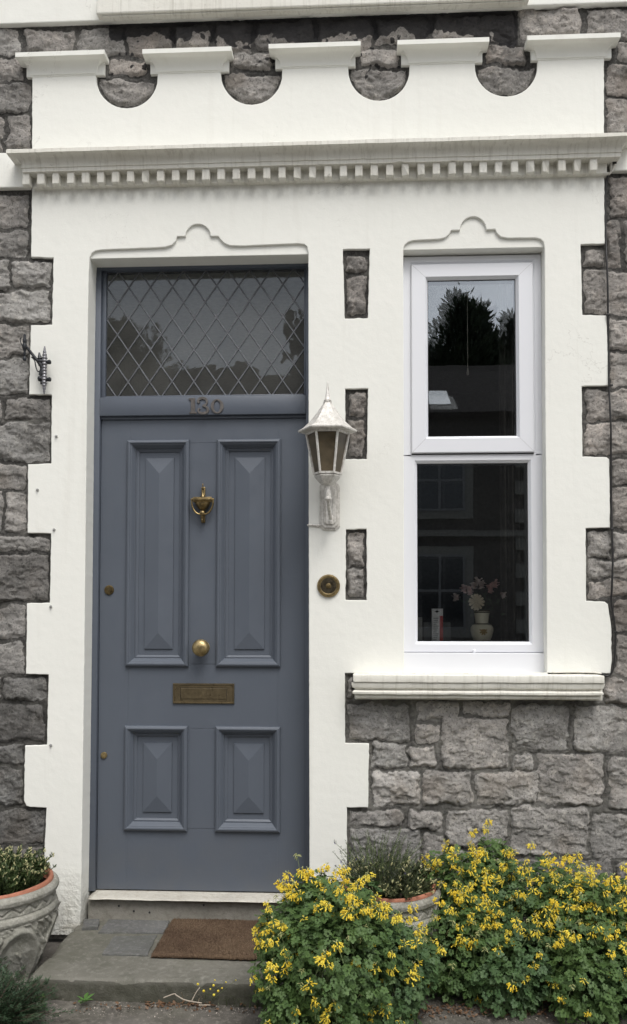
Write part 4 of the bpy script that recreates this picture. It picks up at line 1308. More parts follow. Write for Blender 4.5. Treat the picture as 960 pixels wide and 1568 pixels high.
# arm
zA, zB = lz(743), at(504, 797, -.055).z
mb = MB()
mb.tube(smooth_path([(lc.x, LY, zA + .004), (lc.x, LY, zA - .03), (lc.x + .002, LY + .01, zA - .06), (lc.x + .006, LY + .045, zB + .028), (lc.x + .010, -.075, zB + .006), (lc.x + .012, -.055, zB + .004), (lc.x + .012, -.02, zB + .018), (lc.x + .012, -.010, zB + .03)], 5), .0072, 10)
mb.lathe([(.009, 0), (.0105, .004), (.0130, .006), (.0130, .012), (.010, .016), (.0115, .024), (.0095, .040), (.0075, .046), (.0075, .060)], (lc.x + .002, LY, lz(767)), 'Z', 16)
mb.lathe([(.0001, -.010), (.0060, -.008), (.0090, -.003), (.0090, .003), (.0060, .008), (.0001, .010)], (lc.x + .010, -.070, zB - .004), 'Z', 14)
mb.build('lantern_arm', M['silver'], lan, auto=True)
# back plate, elongated octagon in steps
def octa(x0, x1, y0, y1, c):
    return [at(x0 + c, y0), at(x1 - c, y0), at(x1, y0 + c), at(x1, y1 - c), at(x1 - c, y1), at(x0 + c, y1), at(x0, y1 - c), at(x0, y0 + c)]
o1 = poly_solid('back_plate', [octa(489.5, 520.5, 738, 812, 6)], -.006, -.0004, M['silver'], lan, .001)
o2 = poly_solid('t2', [octa(492.5, 517.5, 742, 808.5, 5)], -.014, -.0055, M['silver'], lan, .001)
o3_ = poly_solid('t3', [octa(496.5, 513.5, 747, 803.5, 3.5)], -.021, -.0135, M['silver'], lan, .001)
bm = bmesh.new(); bm.from_mesh(o1.data); bm.from_mesh(o2.data); bm.from_mesh(o3_.data); bm.to_mesh(o1.data); bm.free()
bpy.data.objects.remove(o2); bpy.data.objects.remove(o3_)

# lead-in pipe under the lantern
c0, c1 = at(471.5, 804, -.004), at(491, 804.5, -.005)
mb = MB(); mb.tube(smooth_path([(c0.x, .02, c0.z + .001), (c0.x + .001, -.002, c0.z), (c0.x + .012, -.005, c0.z), (c1.x, -.005, c1.z)], 4), .0042, 8)
mb.build('pipe', M['silver'], None, auto=True)
tag(bpy.data.objects['pipe'], 'short thin painted supply pipe running from the door edge to the foot of the lantern', 'pipe')
c_ = at(486.5, 805.5, -.005); mb = MB(); mb.lathe([(.0065, 0), (.0065, .004), (.003, .007), (.0001, .0075)], (c_.x, -.0005, c_.z), 'Y', 12); mb.build('pipe_clip', M['silver'], bpy.data.objects['pipe'])

# ------------------------------------------------------------------ bell push
c_ = at(503, 897, -.01); R_ = 17.5 * 3.44 / F
bell = thing('doorbell', 'round brass bell push with dished centre on the white wall below the lantern', 'doorbell', (c_.x, 0, c_.z))
mb = MB(); mb.lathe([(R_, 0), (R_ * 1.01, .004), (R_ * .97, .009), (R_ * .88, .0125), (R_ * .76, .0130), (R_ * .70, .0120), (R_ * .69, .006)], (c_.x, 0, c_.z), 'Y', 48)
mb.build('bell_rose', m_brass('bell_brass', (.36, .27, .13), (.10, .08, .045), .6), bell, auto=True)
mb = MB(); mb.lathe([(R_ * .69, .0115), (R_ * .64, .006), (R_ * .50, .0040), (R_ * .42, .0058), (R_ * .36, .0046), (R_ * .30, .0034)], (c_.x, 0, c_.z), 'Y', 48); mb.build('bell_dish', m_brass('dull_dish', (.15, .125, .085), (.05, .042, .03), .8), bell, auto=True)
mb = MB(); mb.lathe([(R_ * .29, .002), (R_ * .28, .009), (R_ * .22, .0125), (R_ * .10, .0140), (.0001, .0143)], (c_.x, 0, c_.z), 'Y', 24)
mb.build('bell_button', M['brass'], bell, auto=True)

# ------------------------------------------------------------------ old iron bracket on the left
ib = thing('iron_bracket', 'ornate black iron bracket with ringed spindle fixed to the left white quoin', 'bracket', tuple(at(60, 565, 0)))
YB = -.040
def bp(px, py, y=YB): return at(px, py, y)
mb = MB(); c_ = bp(67.5, 604)
Ltot = bp(67.5, 530).z - c_.z
pf = [(.0001, 0), (.003, .004)]
n_ = 30
for i in range(n_ + 1):
    t = i / n_; r = .0125 * min(1, .28 + 2.6 * t, .28 + 3.0 * (1 - t))
    if .36 < t < .62: r *= .85
    pf.append((r * (1.0 if i % 2 else .74), .005 + t * (Ltot - .010)))
pf += [(.003, Ltot - .002), (.0001, Ltot)]
mb.lathe(pf, tuple(c_), 'Z', 18)
mb.build('spindle', M['iron_light'], ib, auto=True)
for py in (554.5, 581):
    mb = MB(); c_ = bp(73, py)
    mb.lathe([(.0001, -.014), (.006, -.012), (.0075, 0), (.009, .004), (.009, .011), (.005, .014), (.0001, .0145)], (c_.x, YB, c_.z), 'X', 14)
    c2 = bp(61, py - 1); mb.lathe([(.0001, -.010), (.010, -.006), (.0115, .002), (.009, .010), (.0001, .012)], (c2.x, YB, c2.z), 'X', 14)
    mb.tube([(c2.x + .004, YB, c2.z), (c2.x + .002, -.004, c2.z + .006)], .007, 8)
    mb.bbox(c2.x - .012, c2.x + .016, -.005, -.0003, c2.z - .012, c2.z + .020, .002)
    mb.build('bearing', M['iron'], ib, auto=True)
mb = MB()
mb.tube([bp(62, 556), bp(55, 549.5), bp(41, 531.5, -.052)], [.0085, .0065, .0055], 10)
mb.tube([bp(61, 549), bp(60, 540)], [.010, .003], 8)
mb.tube([bp(61, 556), bp(65, 563), bp(62, 575)], [.010, .009, .009], 8)
mb.tube(smooth_path([bp(48, 546.5), bp(53, 552), bp(55, 562), bp(58, 569), bp(62, 566), bp(60, 556), bp(55, 549)], 4), .0026, 6)
mb.tube(smooth_path([bp(49, 547), bp(54, 549.5), bp(60, 560)], 4), .0024, 6)
mb.build('arm', M['iron'], ib, auto=True)
mb = MB(); c_ = bp(37.5, 553, -.052)
hz_ = bp(37.5, 511, -.052).z - c_.z
mb.lathe([(.0001, 0), (.007, .003), (.0085, .010), (.006, .017), (.003, .020), (.0045, .026), (.006, .032), (.0045, .040), (.0075, .048), (.0095, .055), (.0095, .068), (.007, .074), (.0085, .080), (.0085, .088), (.006, .096), (.0055, hz_ - .006), (.0001, hz_)], tuple(c_), 'Z', 16)
a_ = bp(33, 519, -.052); mb.tube(smooth_path([bp(36, 533, -.052), bp(32.5, 526, -.052), bp(31, 519, -.052), bp(33, 517, -.052)], 4), .0022, 6)
mb.build('hinge_pin', M['iron'], ib, auto=True)

# ------------------------------------------------------------------ cable down the right side
kp = [(944, 244, -.012), (941, 254, -.014), (937, 262, -.012), (931, 268, -.004), (927.5, 285, .004), (927, 330, .004), (927.8, 372, .000), (929, 400, -.012), (930.5, 440, -.013), (931, 482, -.006), (931.5, 520, .003), (932.5, 590, -.004),
      (934, 625, -.012), (935.5, 660, -.013), (935.5, 700, -.004), (936, 760, .002), (937, 808, -.006), (938.3, 850, -.013), (937, 900, -.013), (936, 921, -.006), (939.5, 945, -.004), (942.5, 970, -.004), (941.5, 995, -.004), (939.5, 1020, -.003), (935, 1032, -.003), (928, 1035, -.003), (921, 1031.5, -.004)]
mb = MB(); mb.tube(smooth_path([at(*q) for q in kp[3:]], 4), .0041, 8); cb = mb.build('cable', M['cable'], None, smooth=True)
tag(cb, 'thin black cable running down the edge of the right-hand quoins to the sill', 'cable')
mb = MB(); mb.tube(smooth_path([at(*q) for q in kp[:4]], 4), .0042, 8); mb.build('painted_end', M['cable_white'], cb, smooth=True); mb = MB()
mb.tube(smooth_path([at(921, 1031.5, -.004), at(908, 1029.8, -.004), at(880, 1029, -.004), at(845, 1029.6, -.003)], 4), .0030, 8)
mb.build('painted_end', M['cable_white'], cb, smooth=True)
for px_, py_, y_ in ((941, 250, -.014), (940.3, 248, -.013), (935.5, 590, -.006), (931.5, 482, -.007), (942.5, 968, -.006), (937, 810, -.008)):
    c_ = at(px_, py_, y_); mb = MB(); mb.bbox(c_.x - .007, c_.x + .007, y_ - .006, y_ + .004, c_.z - .004, c_.z + .004, .0015); mb.build('cable_clip', M['cable'], cb)

# ------------------------------------------------------------------ on the inner window board
YV = .135
zb_in = zf0 - .004
def ip(px, py): return at(px, py, YV)
vc = ip(739, 980); vase = thing('flower_vase', 'cream painted pottery vase behind the lower window glass', 'vase', (vc.x, YV + .02, zb_in))
tv = NT('vase_glaze')
zz_ = tv.n('ShaderNodeSeparateXYZ'); tv.l(tv.ocoord(), zz_.inputs[0])
vb = tv.n('ShaderNodeMath', operation='FRACT')
gc = (.86, .82, .64)
c = tv.mix(tv.rng(tv.noise(12, 3, vec=tv.ocoord()), .3, .7), gc, (.52, .47, .35))
M['vase'] = tv.fin(c, .2, None, spec=.6)
M['vase_dark'] = m_simple('vase_bands', (.055, .045, .02), .3)
M['vase_ochre'] = m_simple('vase_ochre', (.30, .19, .05), .3)
mb = MB()
vz = lambda py: ip(739, py).z
VR = 3.585 / F
prf = [(8, zb_in), (12, zb_in + .002), (15.5, vz(974)), (17.5, vz(966)), (17, vz(961)), (14.5, vz(957)), (11.5, vz(955.5)), (9.6, vz(954)), (10.5, vz(946)), (12.0, vz(938)), (12.8, vz(935.5)), (12.8, vz(934)), (11.5, vz(934.3)), (9.5, vz(940))]
mb.lathe([(r * VR, z - zb_in) for r, z in prf], (vc.x, YV + .02, zb_in), 'Z', 32)
mb.build('vase_body', M['vase'], vase, smooth=True)
mb = MB()
for py, r in ((957, 13.4), (955.2, 10.8), (937.4, 12.2), (935, 12.95)):
    zc_ = vz(py); mb = MB(); mb.lathe([(r * VR, -.0028), ((r + .5) * VR, -.002), ((r + .5) * VR, .002), (r * VR, .0028)], (vc.x, YV + .02, zc_), 'Z', 32); mb.build('vase_band', M['vase_dark'], vase)
mb = MB()
for k in range(8):
    a = k * pi / 4 + .39
    for t in np.linspace(.25, 1, 4):
        rr_ = .0145 * t; ang_ = rr_ * cos(a) / .048; hz = rr_ * sin(a)
        R2 = (17.2 - abs(hz / .0165) ** 2 * 2.2) * VR + .0006
        p_ = Vector((vc.x + R2 * sin(ang_), YV + .02 - R2 * cos(ang_), vz(966.5) + hz))
        mb.lathe([(.0030 + .0012 * sin(t * 3), -.0006), (.0028, .0008), (.0001, .0010)], tuple(p_), 'Y', 10)
mb.build('vase_pattern', M['vase_ochre'], vase)
# flowers standing in the vase
fl = thing('flower_bunch', 'small bunch of white, pink and cream flowers standing in the pottery vase indoors', 'flowers', (vc.x, YV + .02, vz(940)))
M['petal_w'] = m_leaf('white_petals', (.85, .80, .76), (.88, .85, .80), (.70, .45, .44), 40)
M['petal_p'] = m_leaf('pink_petals', (.80, .45, .42), (.85, .62, .58), (.80, .70, .68), 40)
M['petal_c'] = m_leaf('cream_petals', (.86, .78, .62), (.78, .68, .52), (.66, .58, .40), 40)
M['vleaf'] = m_leaf('vase_leaf', (.07, .10, .06), (.055, .08, .05))
mb = MB()
heads = [(699, 914, 0, 5.5), (711, 902, 1, 5.5), (720, 903.5, 1, 5.5), (726, 897, 0, 5), (733, 890, 0, 6), (738, 895, 0, 5.5), (752, 900, 1, 6), (758.5, 893.5, 1, 5.5), (772, 911, 0, 5)]
for hx, hy, k_, r_ in heads:
    mb.tube(smooth_path([(vc.x, YV + .02, vz(945)), tuple(Vector(ip((739 + hx) / 2 + 2, (930 + hy) / 2 + 6)) + Vector((0, .02, 0))), tuple(Vector(ip(hx, hy)) + Vector((0, .022, 0)))], 5), .0011, 5)
rq = random.Random(2)
for k in range(60):
    px_ = 745 + rq.gauss(0, 12); py_ = 922 + rq.gauss(0, 9)
    if py_ > 935 and abs(px_ - 739) < 13: px_ += 22
    p_ = Vector(ip(px_, py_)) + Vector((0, rq.uniform(.005, .05), 0)); a = rq.uniform(0, 6.3); s_ = rq.uniform(.006, .012)
    d1 = Vector((cos(a), rq.uniform(-.4, .4), sin(a))); d2 = Vector((-sin(a), .3, cos(a)))
    mb.add([p_ - d1 * s_, p_ + d2 * s_ * .4, p_ + d1 * s_, p_ - d2 * s_ * .4], [(0, 1, 2, 3)])
mb.build('flower_stem', M['vleaf'], fl)
for hx, hy, k_, r_ in heads:
    mb = MB(); c_ = Vector(ip(hx, hy)) + Vector((0, .02, 0))
    for q in range(16):
        th = rq.uniform(0, 6.28); ph_ = rq.uniform(.2, 1.4); R3 = r_ * VR * 1.3
        d_ = Vector((cos(th) * sin(ph_), -cos(ph_), sin(th) * sin(ph_)))
        u_ = d_.cross(Vector((0, 0, 1))).normalized(); w_ = d_.cross(u_)
        b_ = c_ + d_ * R3 * .35; t_ = c_ + d_ * R3
        mb.add([b_ - u_ * R3 * .2, b_ + u_ * R3 * .2, t_ + u_ * R3 * .42 + w_ * R3 * .1, t_ + d_ * R3 * .12, t_ - u_ * R3 * .42 + w_ * R3 * .1], [(0, 1, 2, 3, 4)])
    mb.lathe([(.0001, -R3 * .6), (R3 * .5, -R3 * .3), (R3 * .5, R3 * .3), (.0001, R3 * .6)], tuple(c_), 'Z', 8)
    mb.build('flower_head', M['petal_p'] if k_ else M['petal_w'], fl)
mb = MB(); c_ = Vector(ip(728.5, 921.5)) - Vector((0, .01, 0)); R3 = 13.5 * VR
for q in range(14):
    a = q * 2 * pi / 14 + rq.uniform(-.1, .1); d_ = Vector((cos(a), 0, sin(a))); n_ = Vector((-sin(a), 0, cos(a))); L_ = R3 * rq.uniform(.88, 1.05)
    yo = rq.uniform(0, .003)
    pts = [c_ + d_ * L_ * .12 + n_ * .0008, c_ + d_ * L_ * .5 + n_ * .0045 - Vector((0, .004 + yo, 0)), c_ + d_ * L_ * .88 + n_ * .0056 - Vector((0, .005, 0)), c_ + d_ * L_ - Vector((0, .002, 0)),
           c_ + d_ * L_ * .88 - n_ * .0056 - Vector((0, .005, 0)), c_ + d_ * L_ * .5 - n_ * .0045 - Vector((0, .004 + yo, 0)), c_ + d_ * L_ * .12 - n_ * .0008]
    mb.add(pts, [tuple(range(7))])
mb.lathe([(.0045, 0), (.004, .004), (.0001, .006)], tuple(c_), 'Y', 10)
mb.build('flower_head', M['petal_c'], fl, label='large cream open flower at the front of the bunch')
# upright card box and a low clear box
a, b = ip(661.5, 932), ip(678.5, 984)
cbx = thing('card_box', 'tall narrow white and red card box standing behind the left of the lower window glass', 'box', ((a.x + b.x) / 2, YV, zb_in))
mb = MB(); mb.bbox(a.x, b.x, YV, YV + .03, zb_in, a.z, .0008); mb.build('box_body', m_simple('white_card', (.8, .8, .78), .6), cbx)
mb = MB(); mb.bbox(at(673, 940, YV).x, b.x - .0003, YV - .0012, YV - .0001, zb_in + .001, at(670, 943, YV).z, .0003, 1); mb.build('red_stripe', m_simple('red_print', (.50, .06, .05), .5), cbx)
mb = MB(); gm_ = m_simple('grey_print', (.27, .28, .28), .6)
for k, py in enumerate(np.arange(946, 980, 3.0)):
    mb.bbox(at(663.5, py, YV).x, at(671.5 - (k * 37 % 4), py, YV).x, YV - .0009, YV - .0001, at(665, py + 1.3, YV).z, at(665, py, YV).z, .0002, 1)
mb.build('print', gm_, cbx)
c_ = at(669, 936.5, YV); mb = MB()
st5 = [(c_.x + (4.2 if k % 2 == 0 else 1.7) * VR * cos(RAD(90 + k * 45)), c_.z + (2.6 if k % 2 == 0 else 1.2) * VR * sin(RAD(90 + k * 45))) for k in range(8)]
poly_solid('printed_emblem', [st5], YV - .0009, YV - .0001, M['gasket'], cbx)
a, b = ip(641, 943), ip(647, 984)
mb = MB(); mb.bbox(a.x - .02, b.x, YV + .01, YV + .03, zb_in, a.z - .006, .0008)
tag(mb.build('picture_frame', m_simple('pale_box', (.30, .30, .27), .6)), 'pale upright frame edge at the far left behind the lower window glass', 'picture frame')
a, b = ip(650, 953), ip(692, 984)
mb = MB(); mb.bbox(a.x, b.x, YV + .045, YV + .05, zb_in, a.z, .001)
tag(mb.build('greeting_card', m_simple('grey_card', (.105, .11, .105), .5)), 'dim grey card standing behind the white and red card box indoors', 'card')
# blind cord behind the upper light
mb = MB(); zt2, zb3 = at(716, 488, .2).z, at(716, 575, .2).z; xx = at(716, 540, .2).x
mb.tube([(xx, .2, zt2 + .6), (xx, .2, zb3 + .03)], .0016, 6); mb.lathe([(.0001, 0), (.0048, .004), (.0055, .012), (.0035, .022), (.0015, .034)], (xx, .2, zb3), 'Z', 12)
tag(mb.build('blind_cord', m_simple('cord', (.50, .46, .40), .7), None, auto=True), 'pale hanging cord with a small acorn pull behind the upper window glass', 'cord')
# ------------------------------------------------------------------ cast stone planters
def make_planter(name, label, c, R, H, group):
    o = thing(name, label, 'planter', c, group)
    nth, nz2 = 420, 150
    th = np.linspace(0, 2 * pi, nth, endpoint=False); v = np.linspace(0, 1, nz2)
    T, Z_ = np.meshgrid(th, v)
    prof_z = [0, .04, .06, .10, .20, .40, .60, .700, .712, .74, .775, .790, .800, .90, .905, .92, .955, .985, 1.0]
    prof_r = [.70, .70, .68, .70, .78, .90, .955, .962, .985, 1.0, .985, .955, .950, .955, .985, 1.0, 1.012, .99, .955]
    r = np.interp(Z_, prof_z, prof_r)
    # zigzag frieze
    tri = abs(((T / (2 * pi) * 22) % 1) - .5) * 2
    zc = .818 + tri * .062
    r -= .030 * np.exp(-((Z_ - zc) / .0085) ** 2) * ((Z_ > .80) & (Z_ < .90))
    r += .010 * (Z_ < zc) * ((Z_ > .80) & (Z_ < .90))
    # round arches on slender shafts
    u = ((T / (2 * pi) * 7 + .30) % 1) - .5
    arch_z = .12 + .52 * np.sqrt(np.clip(1 - (u / .46) ** 2, 0, 1))
    dd = np.minimum(abs(Z_ - arch_z) * .34, 9)
    du = np.hypot(np.clip(abs(u) - .46, 0, 1), np.clip(.12 - Z_, 0, 1))
    e = np.hypot(u / .46, (Z_ - .12) / .52)
    ribd = abs(e - 1.0)
    body = (Z_ < .70) & (Z_ > .05)
    r += .045 * np.exp(-(ribd / .075) ** 2) * body
    r -= .030 * (e < .9) * np.clip((.9 - e) / .1, 0, 1) * body
    lump = fbm(np.cos(T) * 9 + 20, np.sin(T) * 9 + Z_ * 13, 4, 101) - .48
    lump2 = np.clip(1 - abs(fbm(np.cos(T) * 16 + 9, np.sin(T) * 16 + Z_ * 22, 3, 105) - .5) * 7, 0, 1)
    r += (np.clip(lump, 0, 1) * .34 + lump2 * .030) * body * np.clip((e - 1.06) / .1, 0, 1) * .8
    r += (np.clip(lump, 0, 1) * .16) * body * np.clip((.62 - e) / .15, 0, 1)
    r += (fbm(np.cos(T) * 30 + 7, np.sin(T) * 30 + Z_ * 40, 3, 110) - .5) * .014
    V = np.stack([R * r * np.cos(T), R * r * np.sin(T), Z_ * H], -1).reshape(-1, 3)
    I = np.arange(nth * nz2).reshape(nz2, nth)
    In = np.roll(I, -1, 1)
    FQ = np.stack([I[:-1].ravel(), In[:-1].ravel(), In[1:].ravel(), I[1:].ravel()], 1)
    # inner lip
    k0 = len(V); lips = []
    for rr_, zz_ in ((.92, 1.0), (.905, .97), (.90, .80)):
        lips.append(np.stack([R * rr_ * np.cos(th), R * rr_ * np.sin(th), np.full(nth, zz_ * H)], 1))
    V = np.concatenate([V] + lips)
    I2 = np.concatenate([I[-1:], k0 + np.arange(nth * 3).reshape(3, nth)]); In2 = np.roll(I2, -1, 1)
    FQ = np.concatenate([FQ, np.stack([I2[:-1].ravel(), In2[:-1].ravel(), In2[1:].ravel(), I2[1:].ravel()], 1)])
    obj('planter_body', V, FQ, M['planter'], o, smooth=True, local=True)
    return o
def make_pot(label, c, R, z0, z1, group):
    o = thing('terracotta_pot', label, 'plant pot', (c[0], c[1], z0), group)
    h = z1 - z0
    mb = MB(); mb.lathe([(R * .80, 0), (R * .96, h * .72), (R * .99, h * .80), (R, h * .9), (R * .992, h * .985), (R * .965, h), (R * .93, h * .985), (R * .915, h * .9), (R * .90, h * .7)], (0, 0, 0), 'Z', 90)
    for i, v in enumerate(mb.v):
        a = math.atan2(v[1], v[0]); mb.v[i] = (v[0], v[1], v[2] + sin(a * 2 + 1) * .003 + mnoise.noise(Vector((v[0] * 20, v[1] * 20, v[2] * 20))) * .002)
    mb.build('pot_body', M['terra'], o, smooth=True, local=True)
    mb = MB(); mb.lathe([(R * .91, h * .80), (R * .4, h * .84), (.0001, h * .85)], (0, 0, 0), 'Z', 40)
    mb.build('soil', M['soil'], o, smooth=True, local=True)
    return o
PG = 'cast stone planters either side of the door'
YP1 = -.31
pc = at(-13, 1350, YP1); H1 = pc.z
make_planter('stone_planter', 'large cast stone planter with zigzag frieze at the left edge beside the step', (pc.x, YP1, 0), .240, H1, PG)
make_pot('terracotta pot rim inside the large left stone planter', (pc.x, YP1), .222, H1 - .16, H1 + .012, None)
YP2 = -.27
pc2 = at(596, 1358, YP2); H2 = pc2.z
make_planter('stone_planter', 'smaller cast stone planter half hidden in the yellow flowers right of the door', (pc2.x, YP2, 0), .186, H2, PG)
p2 = make_pot('terracotta pot rim inside the smaller planter among the yellow flowers', (pc2.x, YP2), .170, H2 - .13, H2 + .014, None)

# ------------------------------------------------------------------ foliage helpers
def frames(N, rs_):
    """N random frames whose z axis is N"""
    a = rs_.normal(size=N.shape); a -= (a * N).sum(1, keepdims=True) * N
    a /= np.linalg.norm(a, axis=1, keepdims=True) + 1e-9
    b = np.cross(N, a)
    return a, b
def scatter_mesh(name, T, TF, P, A, B, N, S_, mat, parent, smooth=False):
    """one mesh out of a small template placed at many points"""
    T = np.asarray(T, float); TF = np.asarray(TF, int)
    n, k = len(P), len(T)
    V = P[:, None, :] + S_[:, None, None] * (T[None, :, 0:1] * A[:, None, :] + T[None, :, 1:2] * B[:, None, :] + T[None, :, 2:3] * N[:, None, :])
    FQ = (TF[None] + (np.arange(n) * k)[:, None, None]).reshape(-1, TF.shape[1])
    return obj(name, V.reshape(-1, 3), FQ, mat, parent, smooth)
def unit(v): return v / (np.linalg.norm(v, axis=-1, keepdims=True) + 1e-9)

# three-lobed leaflet groups: a compound leaf
lf = [(0, 0), (.22, .16), (.50, .44), (.47, .62), (.26, .60), (.30, .84), (.10, 1.0), (-.10, .98), (-.29, .86), (-.25, .60), (-.46, .64), (-.50, .42), (-.22, .15)]
def leaflet(ox, oy, ang, sc):
    c_, s_ = cos(ang), sin(ang); v = [(0, .45)] + lf; out = []
    for x, y in v:
        zc = .10 * (1 - abs(x) * 2.0) - .14 * (y - .5) ** 2 * 2
        X_, Y_ = x * sc, y * sc
        out.append((ox + X_ * c_ - Y_ * s_, oy + X_ * s_ + Y_ * c_, zc * sc))
    return out
LT, LF = [], []
for ox, oy, an, sc in ((0, .55, 0, .62), (.10, .42, -1.05, .50), (-.10, .42, 1.05, .50), (.05, .12, -1.35, .42), (-.05, .12, 1.35, .42)):
    b_ = len(LT); v_ = leaflet(ox, oy, an, sc); LT += v_; n_ = len(lf)
    LF += [(b_, b_ + 1 + i, b_ + 1 + (i + 1) % n_) for i in range(n_)]
b_ = len(LT); LT += [(-.012, -.5, -.10), (.012, -.5, -.10), (.010, .55, .0), (-.010, .55, .0)]; LF += [(b_, b_ + 1, b_ + 2), (b_, b_ + 2, b_ + 3)]

M['cory'] = m_leaf('corydalis_leaf', (.075, .135, .040), (.115, .190, .055), (.052, .098, .032), 11, .55)
M['cory2'] = m_leaf('corydalis_leaf_blue', (.063, .122, .045), (.098, .165, .058), (.045, .088, .035), 13, .55)
M['stem'] = m_simple('green_stem', (.12, .16, .06), .6, 0, .2, 20)
tf = NT('corydalis_flower')
oi = tf.n('ShaderNodeObjectInfo')
cfl = tf.mix(tf.rng(oi.outputs['Random'], 0, 1), (.95, .82, .12), (.92, .71, .06))
cfl = tf.mix(tf.rng(tf.noise(70, 2), .52, .72, 0, .7), cfl, (.86, .72, .16))
trn = tf.n('ShaderNodeBsdfTranslucent'); tf.l(cfl, trn.inputs[0]); msn = tf.n('ShaderNodeMixShader'); msn.inputs[0].default_value = .3
tf.l(tf.b.outputs[0], msn.inputs[1]); tf.l(trn.outputs[0], msn.inputs[2]); tf.l(msn.outputs[0], tf.out.inputs[0])
M['yellow'] = tf.fin(cfl, .5, None, spec=.3)
M['bud'] = m_leaf('pale_bud', (.50, .52, .22), (.60, .58, .30), (.38, .44, .16), 60)

# blossoms: a one-sided raceme of drooping spurred tubes
def bloom(mb, p, d, L, rng_, m=0):
    d = d.normalized(); up = Vector((0, 0, 1)); s_ = d.cross(up)
    if s_.length < .1: s_ = Vector((1, 0, 0))
    s_.normalize(); n_ = s_.cross(d)
    r = L * .155
    path = [p - d * L * .12 + n_ * L * .06, p + d * L * .15 + n_ * L * .08, p + d * L * .5 + n_ * L * .04, p + d * L * .82 - n_ * L * .02]
    mb.tube(path, [r * .35, r * 1.15, r, r * 1.1], 6, m)
    t_ = path[-1]
    for a, ll in ((n_, .30), (-n_, .24), (s_, .15), (-s_, .15)):     # flared lips
        b_ = t_ - d * L * .10
        w_ = d.cross(a).normalized()
        mb.add([b_ - w_ * r * .8, b_ + w_ * r * .8, t_ + d * L * .14 + a * L * ll + w_ * r * 1.1, t_ + d * L * .17 + a * L * (ll + .06), t_ + d * L * .14 + a * L * ll - w_ * r * 1.1], [(0, 1, 2, 3, 4)], m)
FLM = []
for vnum in range(6):
    rq = random.Random(40 + vnum); mb = MB()
    n_b = (16, 22, 14, 18, 10, 24)[vnum]
    top = Vector((0, 0, .020))
    mb.tube([(0, 0, -.035), (.001, 0, -.005), top], .0007, 5, 1)
    for k in range(n_b):
        a = rq.uniform(0, 2 * pi); t = k / n_b
        p = Vector((cos(a) * .002, sin(a) * .002, .020 - t * .018)) + Vector((cos(a), sin(a), 0)) * rq.uniform(.003, .0115)
        d = Vector((cos(a), sin(a), rq.uniform(-1.6, .25)))
        bloom(mb, p, d, rq.uniform(.0075, .0115), rq, 0)
    for k in range(3):
        a = rq.uniform(0, 2 * pi); p = Vector((0, 0, .021)); mb.tube([p, p + Vector((cos(a) * .006, sin(a) * .006, .007))], [.0008, .0012], 5, 2)
    me_ = bpy.data.meshes.new('flower_cluster'); me_.from_pydata(mb.v, [], mb.f)
    for m_ in (M['yellow'], M['stem'], M['bud']): me_.materials.append(m_)
    me_.polygons.foreach_set('material_index', np.array(mb.m, dtype=np.int32)); me_.update(); FLM.append(me_)
# faded / budding clusters: thin pale pods
for vnum in range(2):
    rq = random.Random(60 + vnum); mb = MB(); mb.tube([(0, 0, -.03), (0, 0, .018)], .0006, 5, 1)
    for k in range(7):
        a = rq.uniform(0, 6.28); p = Vector((0, 0, .018 - k * .002)); d = Vector((cos(a), sin(a), rq.uniform(-1.2, .4))).normalized()
        mb.tube([p, p + d * .006, p + d * .013 - Vector((0, 0, .003))], [.0005, .0013, .0005], 5, 2)
    me_ = bpy.data.meshes.new('flower_cluster'); me_.from_pydata(mb.v, [], mb.f)
    for m_ in (M['yellow'], M['stem'], M['bud']): me_.materials.append(m_)
    me_.polygons.foreach_set('material_index', np.array(mb.m, dtype=np.int32)); me_.update(); FLM.append(me_)

